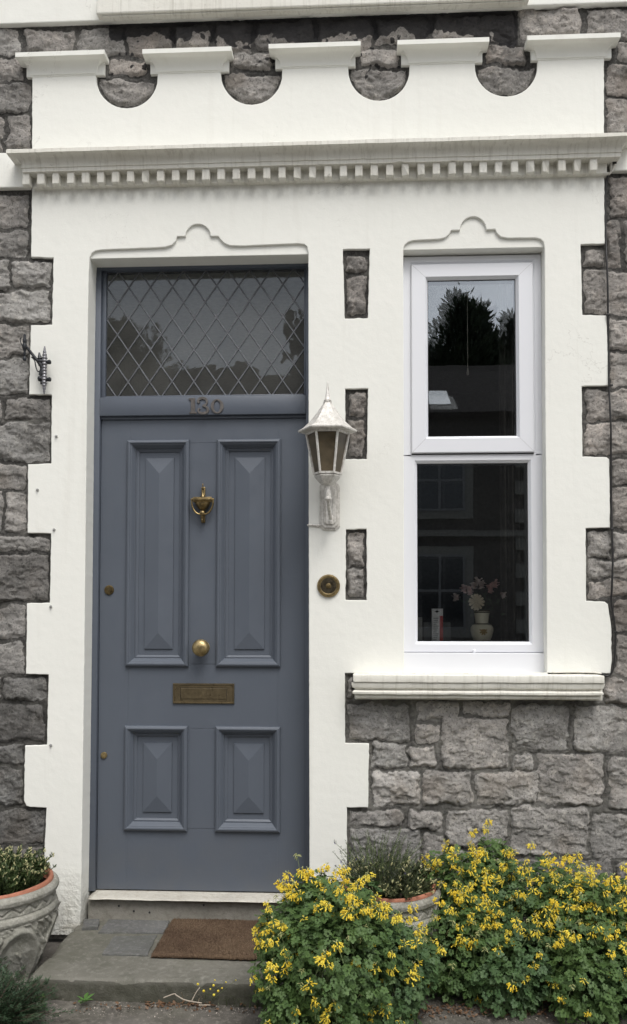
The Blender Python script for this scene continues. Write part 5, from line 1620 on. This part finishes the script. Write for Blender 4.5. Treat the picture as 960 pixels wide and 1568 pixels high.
PLC = [(pc.x, YP1, .25, H1 + .03), (pc2.x, YP2, .195, H2 + .01)]
def allowed(P):
    ok = (P[:, 1] < -.012) & (P[:, 2] > .004)
    for cx_, cy_, r_, h_ in PLC:
        ok &= ~((np.hypot(P[:, 0] - cx_, P[:, 1] - cy_) < r_) & (P[:, 2] < h_))
    ok &= ~((P[:, 0] < sx1_) & (P[:, 1] > YS - .005) & (P[:, 2] < Z_ST + .004))
    return ok
def corydalis(base, ells, n, nflow, label, seed, mat, topw=1.4):
    """base: ground point; ells: (cx,cy,cz,rx,ry,rz) lumps of the crown"""
    rs_ = np.random.RandomState(seed)
    root = thing('corydalis_plant', label, 'flowering plant', base, 'yellow corydalis plants along the wall')
    E_ = np.array(ells); vol = (E_[:, 3] * E_[:, 4] * E_[:, 5]) ** .67; vol /= vol.sum()
    def samp(m, shell):
        k = rs_.choice(len(E_), m, p=vol); d = unit(rs_.normal(size=(m, 3)))
        rad = 1 - np.abs(rs_.normal(0, shell, m)); rad = np.clip(rad, .15, 1.0)
        # uneven outline
        bump_ = 1 + .36 * (fbm(d[:, 0] * 2.2 + k * 5 + 9, d[:, 2] * 2.2 + d[:, 1] * 2 + 5, 3, seed) - .5) * 2
        P = E_[k, :3] + d * E_[k, 3:] * (rad * bump_)[:, None]
        Nn = unit(d / E_[k, 3:])
        return P, Nn, k, rad
    n = int(n * 1.35); P, Nn, k, rad = samp(n, .28)
    # clumps with gaps between
    dens = fbm(P[:, 0] * 22 + 50, P[:, 2] * 22 + P[:, 1] * 13 + 50, 3, seed + 5)
    ok = allowed(P) & ((dens > .42) | (rs_.uniform(size=n) < .45)); P, Nn, rad = P[ok], Nn[ok], rad[ok]
    N_ = unit(Nn * .75 + np.array([0, -.12, .75]) + rs_.normal(0, .42, P.shape))
    A, B = frames(N_, rs_)
    # leaves hang outwards: the tip points away and a bit down
    tip = unit(Nn + rs_.normal(0, .5, P.shape) + np.array([0, 0, -.25])); tip = unit(tip - (tip * N_).sum(1, keepdims=True) * N_)
    B = tip; A = np.cross(B, N_)
    S_ = rs_.uniform(.0135, .026, len(P))
    fo = scatter_mesh('foliage', LT, LF, P, A, B, N_, S_, mat, root)
    # stalks
    mb = MB()
    for i in range(70):
        t_ = P[rs_.randint(len(P))]; b0 = Vector(base) + Vector((rs_.normal(0, .03), rs_.normal(0, .03), 0)); b0.z = max(b0.z, .002)
        e_ = Vector(t_); md = b0.lerp(e_, .5) + Vector((rs_.normal(0, .012), rs_.normal(0, .012), .02))
        mb.tube([b0, md, e_], [.0017, .0013, .0008], 5)
    mb.build('stem', M['stem'], root)
    # flowers on the lit outside
    cnt = 0; tries = 0; placed = []
    while cnt < nflow and tries < 20000:
        tries += 1
        Pf, Nf, kk, rad_ = samp(1, .05)
        Pf, Nf = Pf[0], Nf[0]
        inside = False
        for q, e_ in enumerate(E_):
            if q != kk[0] and (((Pf - e_[:3]) / (e_[3:] * .93)) ** 2).sum() < 1: inside = True
        if inside or not allowed(Pf[None])[0]: continue
        if Nf[1] > .25: continue
        zt__ = (Pf[2] - base[2]) / (E_[:, 2] + E_[:, 5]).max()
        if rs_.uniform() > (max(zt__, 0) ** topw) * 1.1 + .09: continue
        if mnoise.noise(Vector(Pf) * 9 + Vector((seed, 0, 0))) < rs_.uniform(-.5, .25): continue
        if any((Pf[0] - a_[0]) ** 2 + (Pf[1] - a_[1]) ** 2 + (Pf[2] - a_[2]) ** 2 < .012 ** 2 for a_ in placed): continue
        placed.append(Pf)
        v_ = rs_.randint(6) if rs_.uniform() < .86 else 6 + rs_.randint(2)
        o = bpy.data.objects.new('flower_cluster', FLM[v_]); col.objects.link(o); o.parent = root
        ex = rs_.uniform(0, 1) ** 4 * .035
        q = Vector(Pf) + Vector(Nf) * (.008 + ex * .6) + Vector((0, 0, .006 + ex)) - Vector(base)
        o.location = q
        o.rotation_euler = (rs_.uniform(-.5, .5) - Nf[1] * -.3, rs_.uniform(-.5, .5), rs_.uniform(0, 6.28))
        s__ = rs_.uniform(.62, 1.12); o.scale = (s__, s__, s__)
        cnt += 1
    return root
def E3(px, py, Y, rx, ry, rz):
    p = at(px, py, Y); return (p.x, p.y, p.z, rx, ry, rz)
def B3(px, Y): p = at(px, 1500, Y); return (p.x, Y, 0.0)
corydalis(B3(500, -.68), [E3(505, 1475, -.68, .225, .20, .225), E3(455, 1440, -.66, .125, .12, .13), E3(430, 1490, -.70, .085, .10, .11), E3(500, 1395, -.60, .13, .13, .115), E3(445, 1545, -.74, .10, .1, .10)], 3700, 96,
          'bushy yellow-flowered corydalis spilling over the right end of the doorstep', 21, M['cory'], 1.15)
corydalis(B3(590, -.60), [E3(585, 1490, -.60, .18, .15, .19), E3(553, 1412, -.53, .115, .10, .12), E3(620, 1455, -.52, .11, .09, .10)], 2900, 52,
          'yellow-flowered corydalis right in front of the half hidden planter', 22, M['cory2'], 1.3)
corydalis(B3(700, -.26), [E3(715, 1400, -.24, .165, .12, .23), E3(748, 1325, -.16, .09, .07, .11), E3(675, 1345, -.15, .075, .07, .09), E3(690, 1460, -.36, .15, .14, .17)], 3300, 88,
          'tallest yellow-flowered corydalis, right of the smaller planter against the stone', 23, M['cory'], .9)
corydalis(B3(800, -.42), [E3(800, 1430, -.34, .19, .18, .225), E3(780, 1490, -.46, .16, .13, .14), E3(820, 1370, -.22, .13, .10, .13)], 3300, 84,
          'yellow-flowered corydalis below the window, with dead leaves at its foot', 24, M['cory2'], .9)
corydalis(B3(900, -.44), [E3(895, 1440, -.38, .19, .20, .235), E3(905, 1500, -.52, .17, .13, .14), E3(870, 1380, -.24, .12, .10, .13)], 3500, 92,
          'broad yellow-flowered corydalis reaching out over the path near the right edge', 25, M['cory'], .85)
corydalis(B3(1000, -.40), [E3(985, 1440, -.36, .17, .20, .23), E3(1000, 1500, -.48, .18, .14, .16)], 2400, 50,
          'yellow-flowered corydalis cut off by the right edge of the photo', 26, M['cory2'], .9)

corydalis(B3(450, -.70), [E3(440, 1430, -.62, .10, .09, .10), E3(480, 1380, -.58, .09, .08, .09), E3(540, 1400, -.62, .10, .07, .08)], 1100, 80,
          'yellow corydalis growth hanging over the doormat at the left of the clump', 29, M['cory'], .4)
corydalis(B3(755, -.36), [E3(748, 1350, -.22, .10, .09, .10), E3(745, 1430, -.40, .12, .10, .14)], 1300, 62,
          'small yellow-flowered corydalis between the tallest one and the window clump', 27, M['cory'], .6)
corydalis(B3(860, -.42), [E3(850, 1395, -.38, .13, .10, .12), E3(930, 1400, -.40, .12, .10, .12)], 1500, 90,
          'densest patch of yellow corydalis flowers, low on the right', 28, M['cory'], .4)
# ------------------------------------------------------------------ potted evergreen plants
def narrow_plant(name, label, cat, c, z0, R, Hh, nst, nl, seed, leafmat, budmat, lean=.6, ll=(.010, .019), wd=.17, budp=.7, fine=False):
    rs_ = np.random.RandomState(seed)
    root = thing(name, label, cat, (c[0], c[1], z0))
    LP, LA, LB, LN, LS = [], [], [], [], []; BP = []
    mb = MB()
    for i in range(nst):
        a = rs_.uniform(0, 2 * pi); r = R * math.sqrt(rs_.uniform(0, 1)) * .9
        b = np.array([c[0] + r * cos(a) * .85, c[1] + r * sin(a) * .85, z0])
        d = unit(np.array([cos(a) * r / R * lean + rs_.normal(0, .18), sin(a) * r / R * lean + rs_.normal(0, .18), 1.0]))
        L_ = Hh * rs_.uniform(.62, 1.08) * (1 - .25 * (r / R) ** 2)
        bend = rs_.normal(0, .12, 3); bend[2] = -.12
        pts = [b + d * L_ * t + bend * L_ * t * t for t in (0, .35, .7, 1.0)]
        mb.tube(pts, [.0014, .0012, .0010, .0006], 4)
        for k in range(nl):
            t = rs_.uniform(.12, 1.0); p = b + d * L_ * t + bend * L_ * t * t
            aa = rs_.uniform(0, 2 * pi); side = unit(np.cross(d, [cos(aa), sin(aa), .1]))
            up_ = .55 + .6 * t
            tip = unit(side + d * up_)
            nn = unit(np.cross(np.cross(tip, d), tip) + rs_.normal(0, .2, 3))
            LP.append(p); LB.append(tip); LN.append(nn); LA.append(np.cross(tip, nn)); LS.append(rs_.uniform(*ll))
        if rs_.uniform() < budp: BP.append((b + d * L_ + bend * L_, d))
    mb.build('stem', M['stem'], root)
    T = [(0, 0, 0), (wd, .4, .05), (wd * .8, .75, .03), (0, 1, 0), (-wd * .8, .75, .03), (-wd, .4, .05), (0, .5, -.04)]
    TF = [(6, 0, 1), (6, 1, 2), (6, 2, 3), (6, 3, 4), (6, 4, 5), (6, 5, 0)]
    scatter_mesh('foliage', T, TF, np.array(LP), np.array(LA), np.array(LB), np.array(LN), np.array(LS), leafmat, root)
    mb = MB()
    for p, d in BP:
        for k in range(1 if fine else 3):
            q = Vector(p) + Vector(rs_.normal(0, .0035, 3)); dd = (Vector(d) + Vector(rs_.normal(0, .4, 3))).normalized()
            mb.tube([q - dd * .004, q, q + dd * .004, q + dd * .007], [.0007, .0019, .0018, .0006], 5)
        if fine: mb.build('bud', budmat, root); mb = MB()
    if not fine: mb.build('bud', budmat, root)
    return root
M['ever'] = m_leaf('evergreen_leaf', (.045, .075, .024), (.075, .11, .035), (.03, .05, .02), 30, .45)
M['ever2'] = m_leaf('olive_leaf', (.050, .065, .030), (.085, .095, .045), (.035, .045, .022), 30, .5)
M['grey'] = m_leaf('grey_herb', (.075, .088, .062), (.105, .115, .085), (.05, .06, .045), 40, .6)
M['cream'] = m_leaf('cream_bud', (.62, .58, .30), (.50, .52, .24), (.66, .60, .42), 60)
narrow_plant('potted_evergreen', 'dense low evergreen with narrow leaves and cream buds in the large left planter', 'potted plant', (pc.x, YP1), H1 - .03, .205, .150, 420, 44, 31, M['ever'], M['cream'], .5)
narrow_plant('potted_evergreen', 'straggly narrow-leaved evergreen with cream buds in the smaller right planter', 'potted plant', (pc2.x, YP2), H2 - .02, .165, .125, 210, 34, 32, M['ever2'], M['cream'], 1.15, budp=.8)
M['purple'] = m_simple('purple_petal', (.10, .07, .22), .6)
narrow_plant('grey_herb', 'fine grey-green wispy herb rising at the back of the smaller right planter', 'potted plant', (pc2.x - .035, YP2 + .05), H2 - .02, .11, .235, 130, 46, 33, M['grey'], M['purple'], .75, (.006, .013), .09, .08, True)

# small dark conifer at bottom left
def juniper(label, c, seed):
    rs_ = np.random.RandomState(seed); root = thing('creeping_juniper', label, 'shrub', (c[0], c[1], 0), 'dark junipers in the bottom left corner')
    LP, LA, LB, LN, LS = [], [], [], [], []; mb = MB()
    for i in range(230):
        a = rs_.uniform(0, 2 * pi); L_ = rs_.uniform(.08, .20); el = rs_.uniform(.05, 1.0)
        d = np.array([cos(a) * cos(el) * 1.15, sin(a) * cos(el), sin(el)])
        b = np.array([c[0] + rs_.normal(0, .02), c[1] + rs_.normal(0, .02), .01])
        mb.tube([b, b + d * L_ * .5, b + d * L_ + np.array([0, 0, -.01])], [.0018, .0013, .0007], 4)
        sd_ = unit(np.cross(d, [0, 0, 1]))
        for k in range(80):
            t = rs_.uniform(.25, 1.0); s_ = rs_.choice((-1, 1)); off_ = rs_.uniform(0, .032) * (1.15 - t)
            p = b + d * L_ * t + sd_ * s_ * off_ + rs_.normal(0, .003, 3); p[2] = max(p[2] - t * t * .01, .004)
            tip = unit(d * .9 + sd_ * s_ * .7 + rs_.normal(0, .25, 3)); nn = unit(np.array([0, -.2, 1]) + rs_.normal(0, .4, 3)); nn = unit(nn - tip * (nn @ tip))
            LP.append(p); LB.append(tip); LN.append(nn); LA.append(np.cross(tip, nn)); LS.append(rs_.uniform(.009, .017))
    mb.build('stem', m_simple('brown_twig', (.06, .045, .03), .8), root)
    scatter_mesh('foliage', [(0, 0, 0), (.13, .4, 0), (0, 1, 0), (-.13, .4, 0)], [(0, 1, 2), (0, 2, 3)], np.array(LP), np.array(LA), np.array(LB), np.array(LN), np.array(LS),
                 m_leaf('juniper_needle', (.040, .078, .040), (.070, .112, .056), (.028, .050, .030), 25), root)
q = at(-4, 1500, -.66); juniper('dark blue-green creeping juniper at the bottom left corner in front of the planter', (q.x, -.66), 5)
q = at(-52, 1500, -.62); juniper('second dark juniper just beyond the left edge of the photo beside the first', (q.x, -.62), 6)

# ------------------------------------------------------------------ weeds and litter at the foot of the step
def rosette(name, label, cat, p, n, L_, wd, el, mat, seed, flowers=None):
    rs_ = np.random.RandomState(seed); root = thing(name, label, cat, tuple(p))
    P, A, B, N_, S_ = [], [], [], [], []
    for i in range(n):
        a = i * 2.4 + rs_.uniform(-.3, .3); e = el + rs_.uniform(-.25, .35)
        tip = np.array([cos(a) * cos(e), sin(a) * cos(e), sin(e)]); nn = np.array([-cos(a) * sin(e), -sin(a) * sin(e), cos(e)])
        P.append(np.array(p) + np.array([0, 0, .006 + i * .0012])); B.append(tip); N_.append(nn); A.append(np.cross(tip, nn)); S_.append(L_ * rs_.uniform(.7, 1.1))
    T = [(0, 0, 0), (wd * .5, .2, .06), (wd, .45, .05), (wd * .8, .72, 0), (0, 1, -.1), (-wd * .8, .72, 0), (-wd, .45, .05), (-wd * .5, .2, .06), (0, .45, -.02)]
    TF = [(8, k, (k + 1) % 8) for k in range(8)]
    scatter_mesh('leaf', T, TF, np.array(P), np.array(A), np.array(B), np.array(N_), np.array(S_), mat, root)
    return root
M['weed'] = m_leaf('weed_leaf', (.085, .19, .045), (.12, .23, .06), (.07, .15, .04), 30)
rosette('weed', 'small bright green weed with pointed leaves rooted at the front of the step', 'weed', stepz(129, 1543, .006) + Vector((0, 0, .010)), 8, .046, .15, .42, M['weed'], 1)
rosette('weed', 'tiny round-leaved weed on the path at the left front corner of the step', 'weed', stepz(62, 1545, .008), 26, .022, .38, .5, M['weed'], 2)
# wisps of grass
def grass(label, pts, n, L_, seed, mat, name='grass_tuft'):
    rs_ = np.random.RandomState(seed); mb = MB(); base = stepz(*pts[0], .005)
    root = thing(name, label, 'grass', tuple(base))
    for i in range(n):
        q = pts[rs_.randint(len(pts))]; b = stepz(q[0] + rs_.normal(0, 8), q[1] + rs_.normal(0, 3), .004)
        a = rs_.uniform(0, 6.28); l = L_ * rs_.uniform(.4, 1.1); s_ = rs_.uniform(.3, 1.0)
        d = Vector((cos(a) * s_, sin(a) * s_, 1)).normalized()
        pt = [b, b + d * l * .5, b + d * l * .8 + Vector((cos(a), sin(a), 0)) * l * .15, b + d * l + Vector((cos(a), sin(a), -.5)) * l * .28]
        w_ = Vector((-sin(a), cos(a), 0)); wv = [.0011, .0010, .0007, .0002]
        v = []
        for p_, ww in zip(pt, wv): v += [p_ - w_ * ww, p_ + w_ * ww]
        mb.add(v, [(0, 1, 3, 2), (2, 3, 5, 4), (4, 5, 7, 6)])
    mb.build('blade', mat, root)
    return root
M['grass'] = m_leaf('grass_blade', (.06, .09, .03), (.10, .12, .05), (.05, .07, .025), 40)
M['straw'] = m_leaf('dry_straw', (.26, .21, .13), (.34, .28, .19), (.18, .13, .08), 40)
for i_, (lb, pts, n_, l_, sd__) in enumerate((
    ('thin green grass tuft between the step and the yellow flowers', [(392, 1536), (402, 1542), (384, 1532)], 150, .075, 3),
    ('sparse grass at the foot of the step, under the tiny yellow flowers', [(340, 1536), (358, 1537), (372, 1539)], 90, .06, 4))):
    grass(lb, pts, n_, l_, sd__, M['grass'])
grass('dry stalks of dead grass at the foot of the step left of centre', [(236, 1534), (300, 1536), (290, 1537)], 22, .09, 5, M['straw'])
# little yellow wild flowers on hair-thin stalks
base = stepz(318, 1535, .005); wf = thing('wildflower', 'tiny yellow flowers on hair-thin stalks in front of the step', 'wildflower', tuple(base))
mbs = MB(); rs_ = random.Random(8)
for px_, py_, r_ in ((303, 1507, 2.0), (327, 1509, 2.1), (322, 1514.5, 1.3), (312, 1517.5, 2.1), (334, 1517.5, 2.0), (340, 1513, 1.5), (327.5, 1523.5, 2.2), (329, 1501, 1.3), (346, 1504, 1.2), (361, 1501, 1.0)):
    p_ = at(px_, py_, -.545); b0 = stepz(322 + rs_.uniform(-12, 12), 1537, .004)
    mbs.tube(smooth_path([b0, b0.lerp(p_, .5) + Vector((rs_.uniform(-.008, .008), -.004, .01)), p_], 3), .0006, 4)
    mb = MB(); r_ *= 2.9 / F
    mb.lathe([(.0001, -r_ * .5), (r_ * .7, -r_ * .3), (r_, 0), (r_ * .6, r_ * .5), (.0001, r_ * .55)], tuple(p_), 'Y', 9); mb.build('petal_head', M['yellow'], wf, smooth=True)
mbs.build('stem', M['stem'], wf)
# twigs
tw = m_simple('bleached_twig', (.36, .31, .25), .8)
for i_, (lb, P_) in enumerate((('long bleached bent twig lying against the front of the step', [(250, 1528, -.54), (266, 1522, -.53), (270, 1524, -.54), (280, 1530, -.55), (290, 1533, -.56), (309, 1536, -.57)]),
        ('short pale straight twig lying on the path below the tiny yellow flowers', [(304, 1539, -.60), (322, 1539, -.60)]),
        ('forked grey twig leaning on the step near the tiny yellow flowers', [(293, 1534, -.545), (300, 1520, -.53), (306, 1512, -.52)]))):
    mb = MB(); mb.tube(smooth_path([at(*p) for p in P_], 4), .0017 if i_ else .0022, 6); tag(mb.build('twig', tw, None, smooth=True), lb, 'twig')
# upright coir bristles of the doormat
mt = bpy.data.objects['doormat']; vs = np.empty(len(mt.data.vertices) * 3); mt.data.vertices.foreach_get('co', vs); vs = vs.reshape(-1, 3)
rs_ = np.random.RandomState(12); pk = vs[rs_.randint(len(vs), size=26000)] + rs_.uniform(-.001, .001, (26000, 3))
N_ = unit(rs_.normal(0, .55, pk.shape) + np.array([0, 0, 1.0])); A, B = frames(N_, rs_)
tb = NT('coir_bristle'); cb2 = tb.mix(tb.rng(tb.noise(300, 2), .35, .65), (.11, .075, .05), (.33, .24, .165))
cb2 = tb.mix(tb.rng(tb.noise(7, 4), .38, .66, 0, .7), cb2, (.075, .047, .035))
scatter_mesh('bristle', [(-.10, 0, 0), (.10, 0, 0), (.04, 0, 1), (0, -.1, .5)], [(0, 1, 2), (0, 3, 2)], pk, A, B, N_, rs_.uniform(.004, .009, len(pk)), tb.fin(cb2, .9, None, spec=.1), mt)
# leaf litter: bits of dead leaf, stuff
def litter(name, kindlabel, regions, n, size, mats, seed):
    rs_ = np.random.RandomState(seed); P, S_ = [], []
    for x0, x1, y0, y1, w_ in regions:
        for i in range(int(n * w_)):
            q = stepz(rs_.uniform(x0, x1), min(rs_.normal((y0 + y1) / 2, (y1 - y0) / 3), 1600), .010); P.append([q.x, q.y, .010 + abs(rs_.normal(0, .004))]); S_.append(rs_.uniform(*size))
    P = np.array(P); S_ = np.array(S_); ok = ~((P[:, 1] > YS - .006) & (P[:, 0] < sx1_ + .01) & (P[:, 0] > sx0_)); P, S_ = P[ok], S_[ok]
    N_ = unit(np.array([0, 0, 1]) + rs_.normal(0, .45, P.shape)); A, B = frames(N_, rs_)
    T = [(0, 0, 0), (.32, .3, .12), (.26, .72, .08), (0, 1, -.02), (-.28, .66, .10), (-.30, .28, .10), (0, .5, .0)]
    TF = [(6, k, (k + 1) % 6) for k in range(6)]
    o = scatter_mesh(name, T, TF, P, A, B, N_, S_, mats, None)
    tag(o, kindlabel, 'litter', None, 'stuff'); return o
litter('leaf_litter', 'brown dead leaves and petals lying at the foot of the flowers', [(640, 880, 1540, 1556, .6), (220, 330, 1534, 1542, .25), (100, 560, 1536, 1550, .2)], 600, (.006, .016),
       m_leaf('dead_leaf', (.16, .085, .045), (.24, .15, .09), (.09, .05, .03), 50), 51)
litter('grit', 'pale grit and crumbs scattered on the path along the step', [(60, 420, 1536, 1556, .8), (420, 960, 1550, 1568, .5)], 420, (.002, .006),
       m_simple('grit_bits', (.34, .30, .26), .9, 0, .4, 60), 52)
rl_ = thing('dead_leaf', 'one larger curled brown dead leaf below the window flowers', 'leaf', tuple(stepz(845, 1538, .01)))
q = stepz(845, 1538, .014); V = []; n_ = 14
for i in range(n_ + 1):
    t = i / n_; w_ = .016 * sin(pi * min(t * 1.05, 1)) ** .8 * (1 + .12 * sin(i * 3))
    for s_ in (-1, -.5, 0, .5, 1): V.append((q.x - .032 + t * .066, q.y + s_ * w_, q.z + .012 * abs(s_) ** 1.5 + .006 * sin(t * 5)))
obj('leaf_blade', V, [(i * 5 + k, i * 5 + k + 1, i * 5 + k + 6, i * 5 + k + 5) for i in range(n_) for k in range(4)], m_leaf('curled_leaf', (.13, .06, .035), (.18, .09, .05)), rl_, smooth=True)
# ------------------------------------------------------------------ across the street (mirrored in the glass)
YO = -18.0
oh = thing('opposite_house', 'dark stone terrace across the street, seen only as a reflection in the window glass', 'house', (0, YO, 0))
m_ost = m_concrete('far_stone', (.11, .10, .09), (.07, .066, .06), (.15, .14, .125), .15)
m_cr = m_simple('cream_paint', (.20, .195, .175), .8)
m_tile = m_simple('roof_tile', (.022, .019, .018), .9, 0, .3, 8, .0006, .05)
RZ = 7.1
mb = MB(); mb.box(-14, 14, YO - 8, YO, 0, 6.6); mb.build('wall', m_ost, oh)
mb = MB(); mb.add([(-14.2, YO + .35, 6.45), (14.2, YO + .35, 6.45), (14.2, YO - 4, 8.9), (-14.2, YO - 4, 8.9), (14.2, YO - 8.3, 6.45), (-14.2, YO - 8.3, 6.45)], [(0, 1, 2, 3), (3, 2, 4, 5), (0, 3, 5), (1, 4, 2)])
mb.build('roof', m_tile, oh)
def fbox(x0, x1, z0, z1, d, mat, nm, par=oh, y=YO): 
    mb = MB(); mb.box(x0, x1, y - .02, y + d, z0, z1); return mb.build(nm, mat, par)
gls = m_simple('far_window_glass', (.02, .022, .025), .06, 0, .05, 3, 0, .8, .02)
lit = m_simple('white_frame_far', (.19, .19, .19), .5)
for cx_ in (-9.2, -4.6, 2.1, 7.0):
    for z0, z1 in ((1.0, 2.9), (4.0, 5.5)):
        f_ = fbox(cx_ - .85, cx_ + .85, z0 - .2, z1 + .2, .06, m_cr, 'window_surround')
        mb = MB(); mb.box(cx_ - .62, cx_ + .62, YO + .04, YO + .07, z0, z1); mb.build('window', gls, f_)
        mb = MB()
        for a in (-.62, -.03, .58): mb.box(cx_ + a, cx_ + a + .06, YO + .071, YO + .10, z0, z1)
        for zz__ in (z0, (z0 + z1) / 2, z1 - .06): mb.box(cx_ - .62, cx_ + .62, YO + .0715, YO + .0995, zz__, zz__ + .06)
        mb.build('window_frame', lit, f_)
for cx_ in (-6.9, -.4, 4.4, 9.5):
    fbox(cx_ - .18, cx_ + .18, 0, 6.4, .05, m_cr, 'quoin_strip')
    for k in range(9): fbox(cx_ - .40, cx_ + .40, .2 + k * .7, .55 + k * .7, .06, m_cr, 'quoin_block')
fbox(-14, 14, 3.35, 3.5, .12, m_cr, 'string_course')
mb = MB()   # roof light
n0 = Vector((0, 4.35, 2.45)).normalized()
def rp(x, t): return Vector((x, YO + .35 - 4.35 * t, 6.45 + 2.45 * t + .04))
mb.add([rp(1.75, .12), rp(2.45, .12), rp(2.45, .38), rp(1.75, .38)], [(0, 1, 2, 3)])
sk = mb.build('roof_window', m_simple('roof_glass', (.25, .28, .30), .05, 0, .02, 3, 0, 1, .02), oh)
mb = MB(); mb.box(-2.1, -1.2, YO - 4.6, YO - 3.7, 8.2, 10.1); mb.box(-2.2, -1.1, YO - 4.7, YO - 3.6, 9.9, 10.12)
for k in range(3): mb.lathe([(.13, 0), (.12, .45), (.15, .5), (.0001, .5)], (-1.95 + k * .3, YO - 4.15, 10.12), 'Z', 10)
mb.build('chimney', m_ost, oh)

def conifer(label, x, y, H_, R_, seed, spiky=1.0):
    rs_ = np.random.RandomState(seed); root = thing('conifer_tree', label, 'tree', (x, y, 0), 'conifers behind the opposite terrace')
    mb = MB(); mb.tube([(x, y, 0), (x, y, H_ * .5), (x + .1, y, H_ * .97)], [.28, .17, .03], 8); mb.build('trunk', m_simple('bark', (.07, .05, .04), .9), root)
    P, A, B, N_, S_ = [], [], [], [], []
    for i in range(620):
        t = rs_.uniform(.12, 1.0) ** .8; z = H_ * t; a = rs_.uniform(0, 2 * pi)
        L_ = R_ * (1.02 - t) ** .95 * rs_.choice([.6, .8, 1.0, 1.35])
        d = np.array([cos(a), sin(a), .25 + .5 * t])
        for k in range(int(14 + L_ * 30)):
            s_ = rs_.uniform(.15, 1) ** .7; p = np.array([x, y, z]) + d * L_ * s_ + rs_.normal(0, .13, 3) + np.array([0, 0, .25 * s_ * s_ * L_])
            tip = unit(d + np.array([0, 0, .55]) + rs_.normal(0, .35, 3)); nn = unit(np.cross(tip, rs_.normal(size=3)))
            P.append(p); B.append(tip); N_.append(nn); A.append(np.cross(tip, nn)); S_.append(rs_.uniform(.18, .36) * spiky)
    scatter_mesh('crown', [(0, 0, 0), (.16, .45, 0), (0, 1, 0), (-.16, .45, 0)], [(0, 1, 2), (0, 2, 3)], np.array(P), np.array(A), np.array(B), np.array(N_), np.array(S_),
                 m_leaf('conifer_green', (.03, .045, .027), (.045, .062, .033), (.02, .03, .018), 1), root)
conifer('tallest pointed conifer mirrored in the upper pane of the white window', 3.6, -26, 12.35, 3.5, 1)
conifer('second pointed conifer just right of the tallest one in the upper pane reflection', 4.35, -26.6, 12.2, 2.8, 12)
conifer('shorter conifer right of the tall one in the upper pane reflection', 5.6, -27, 11.9, 2.5, 2)
conifer('third, lower conifer left of the tall one in the upper pane reflection', 2.4, -27, 10.9, 2.4, 7)
conifer('wide dark conifer mirrored at the left of the leaded fanlight', -8.4, -26, 11.6, 5.2, 3)
conifer('dark conifer mirrored at the right of the leaded fanlight', -1.6, -27, 10.8, 3.0, 4)
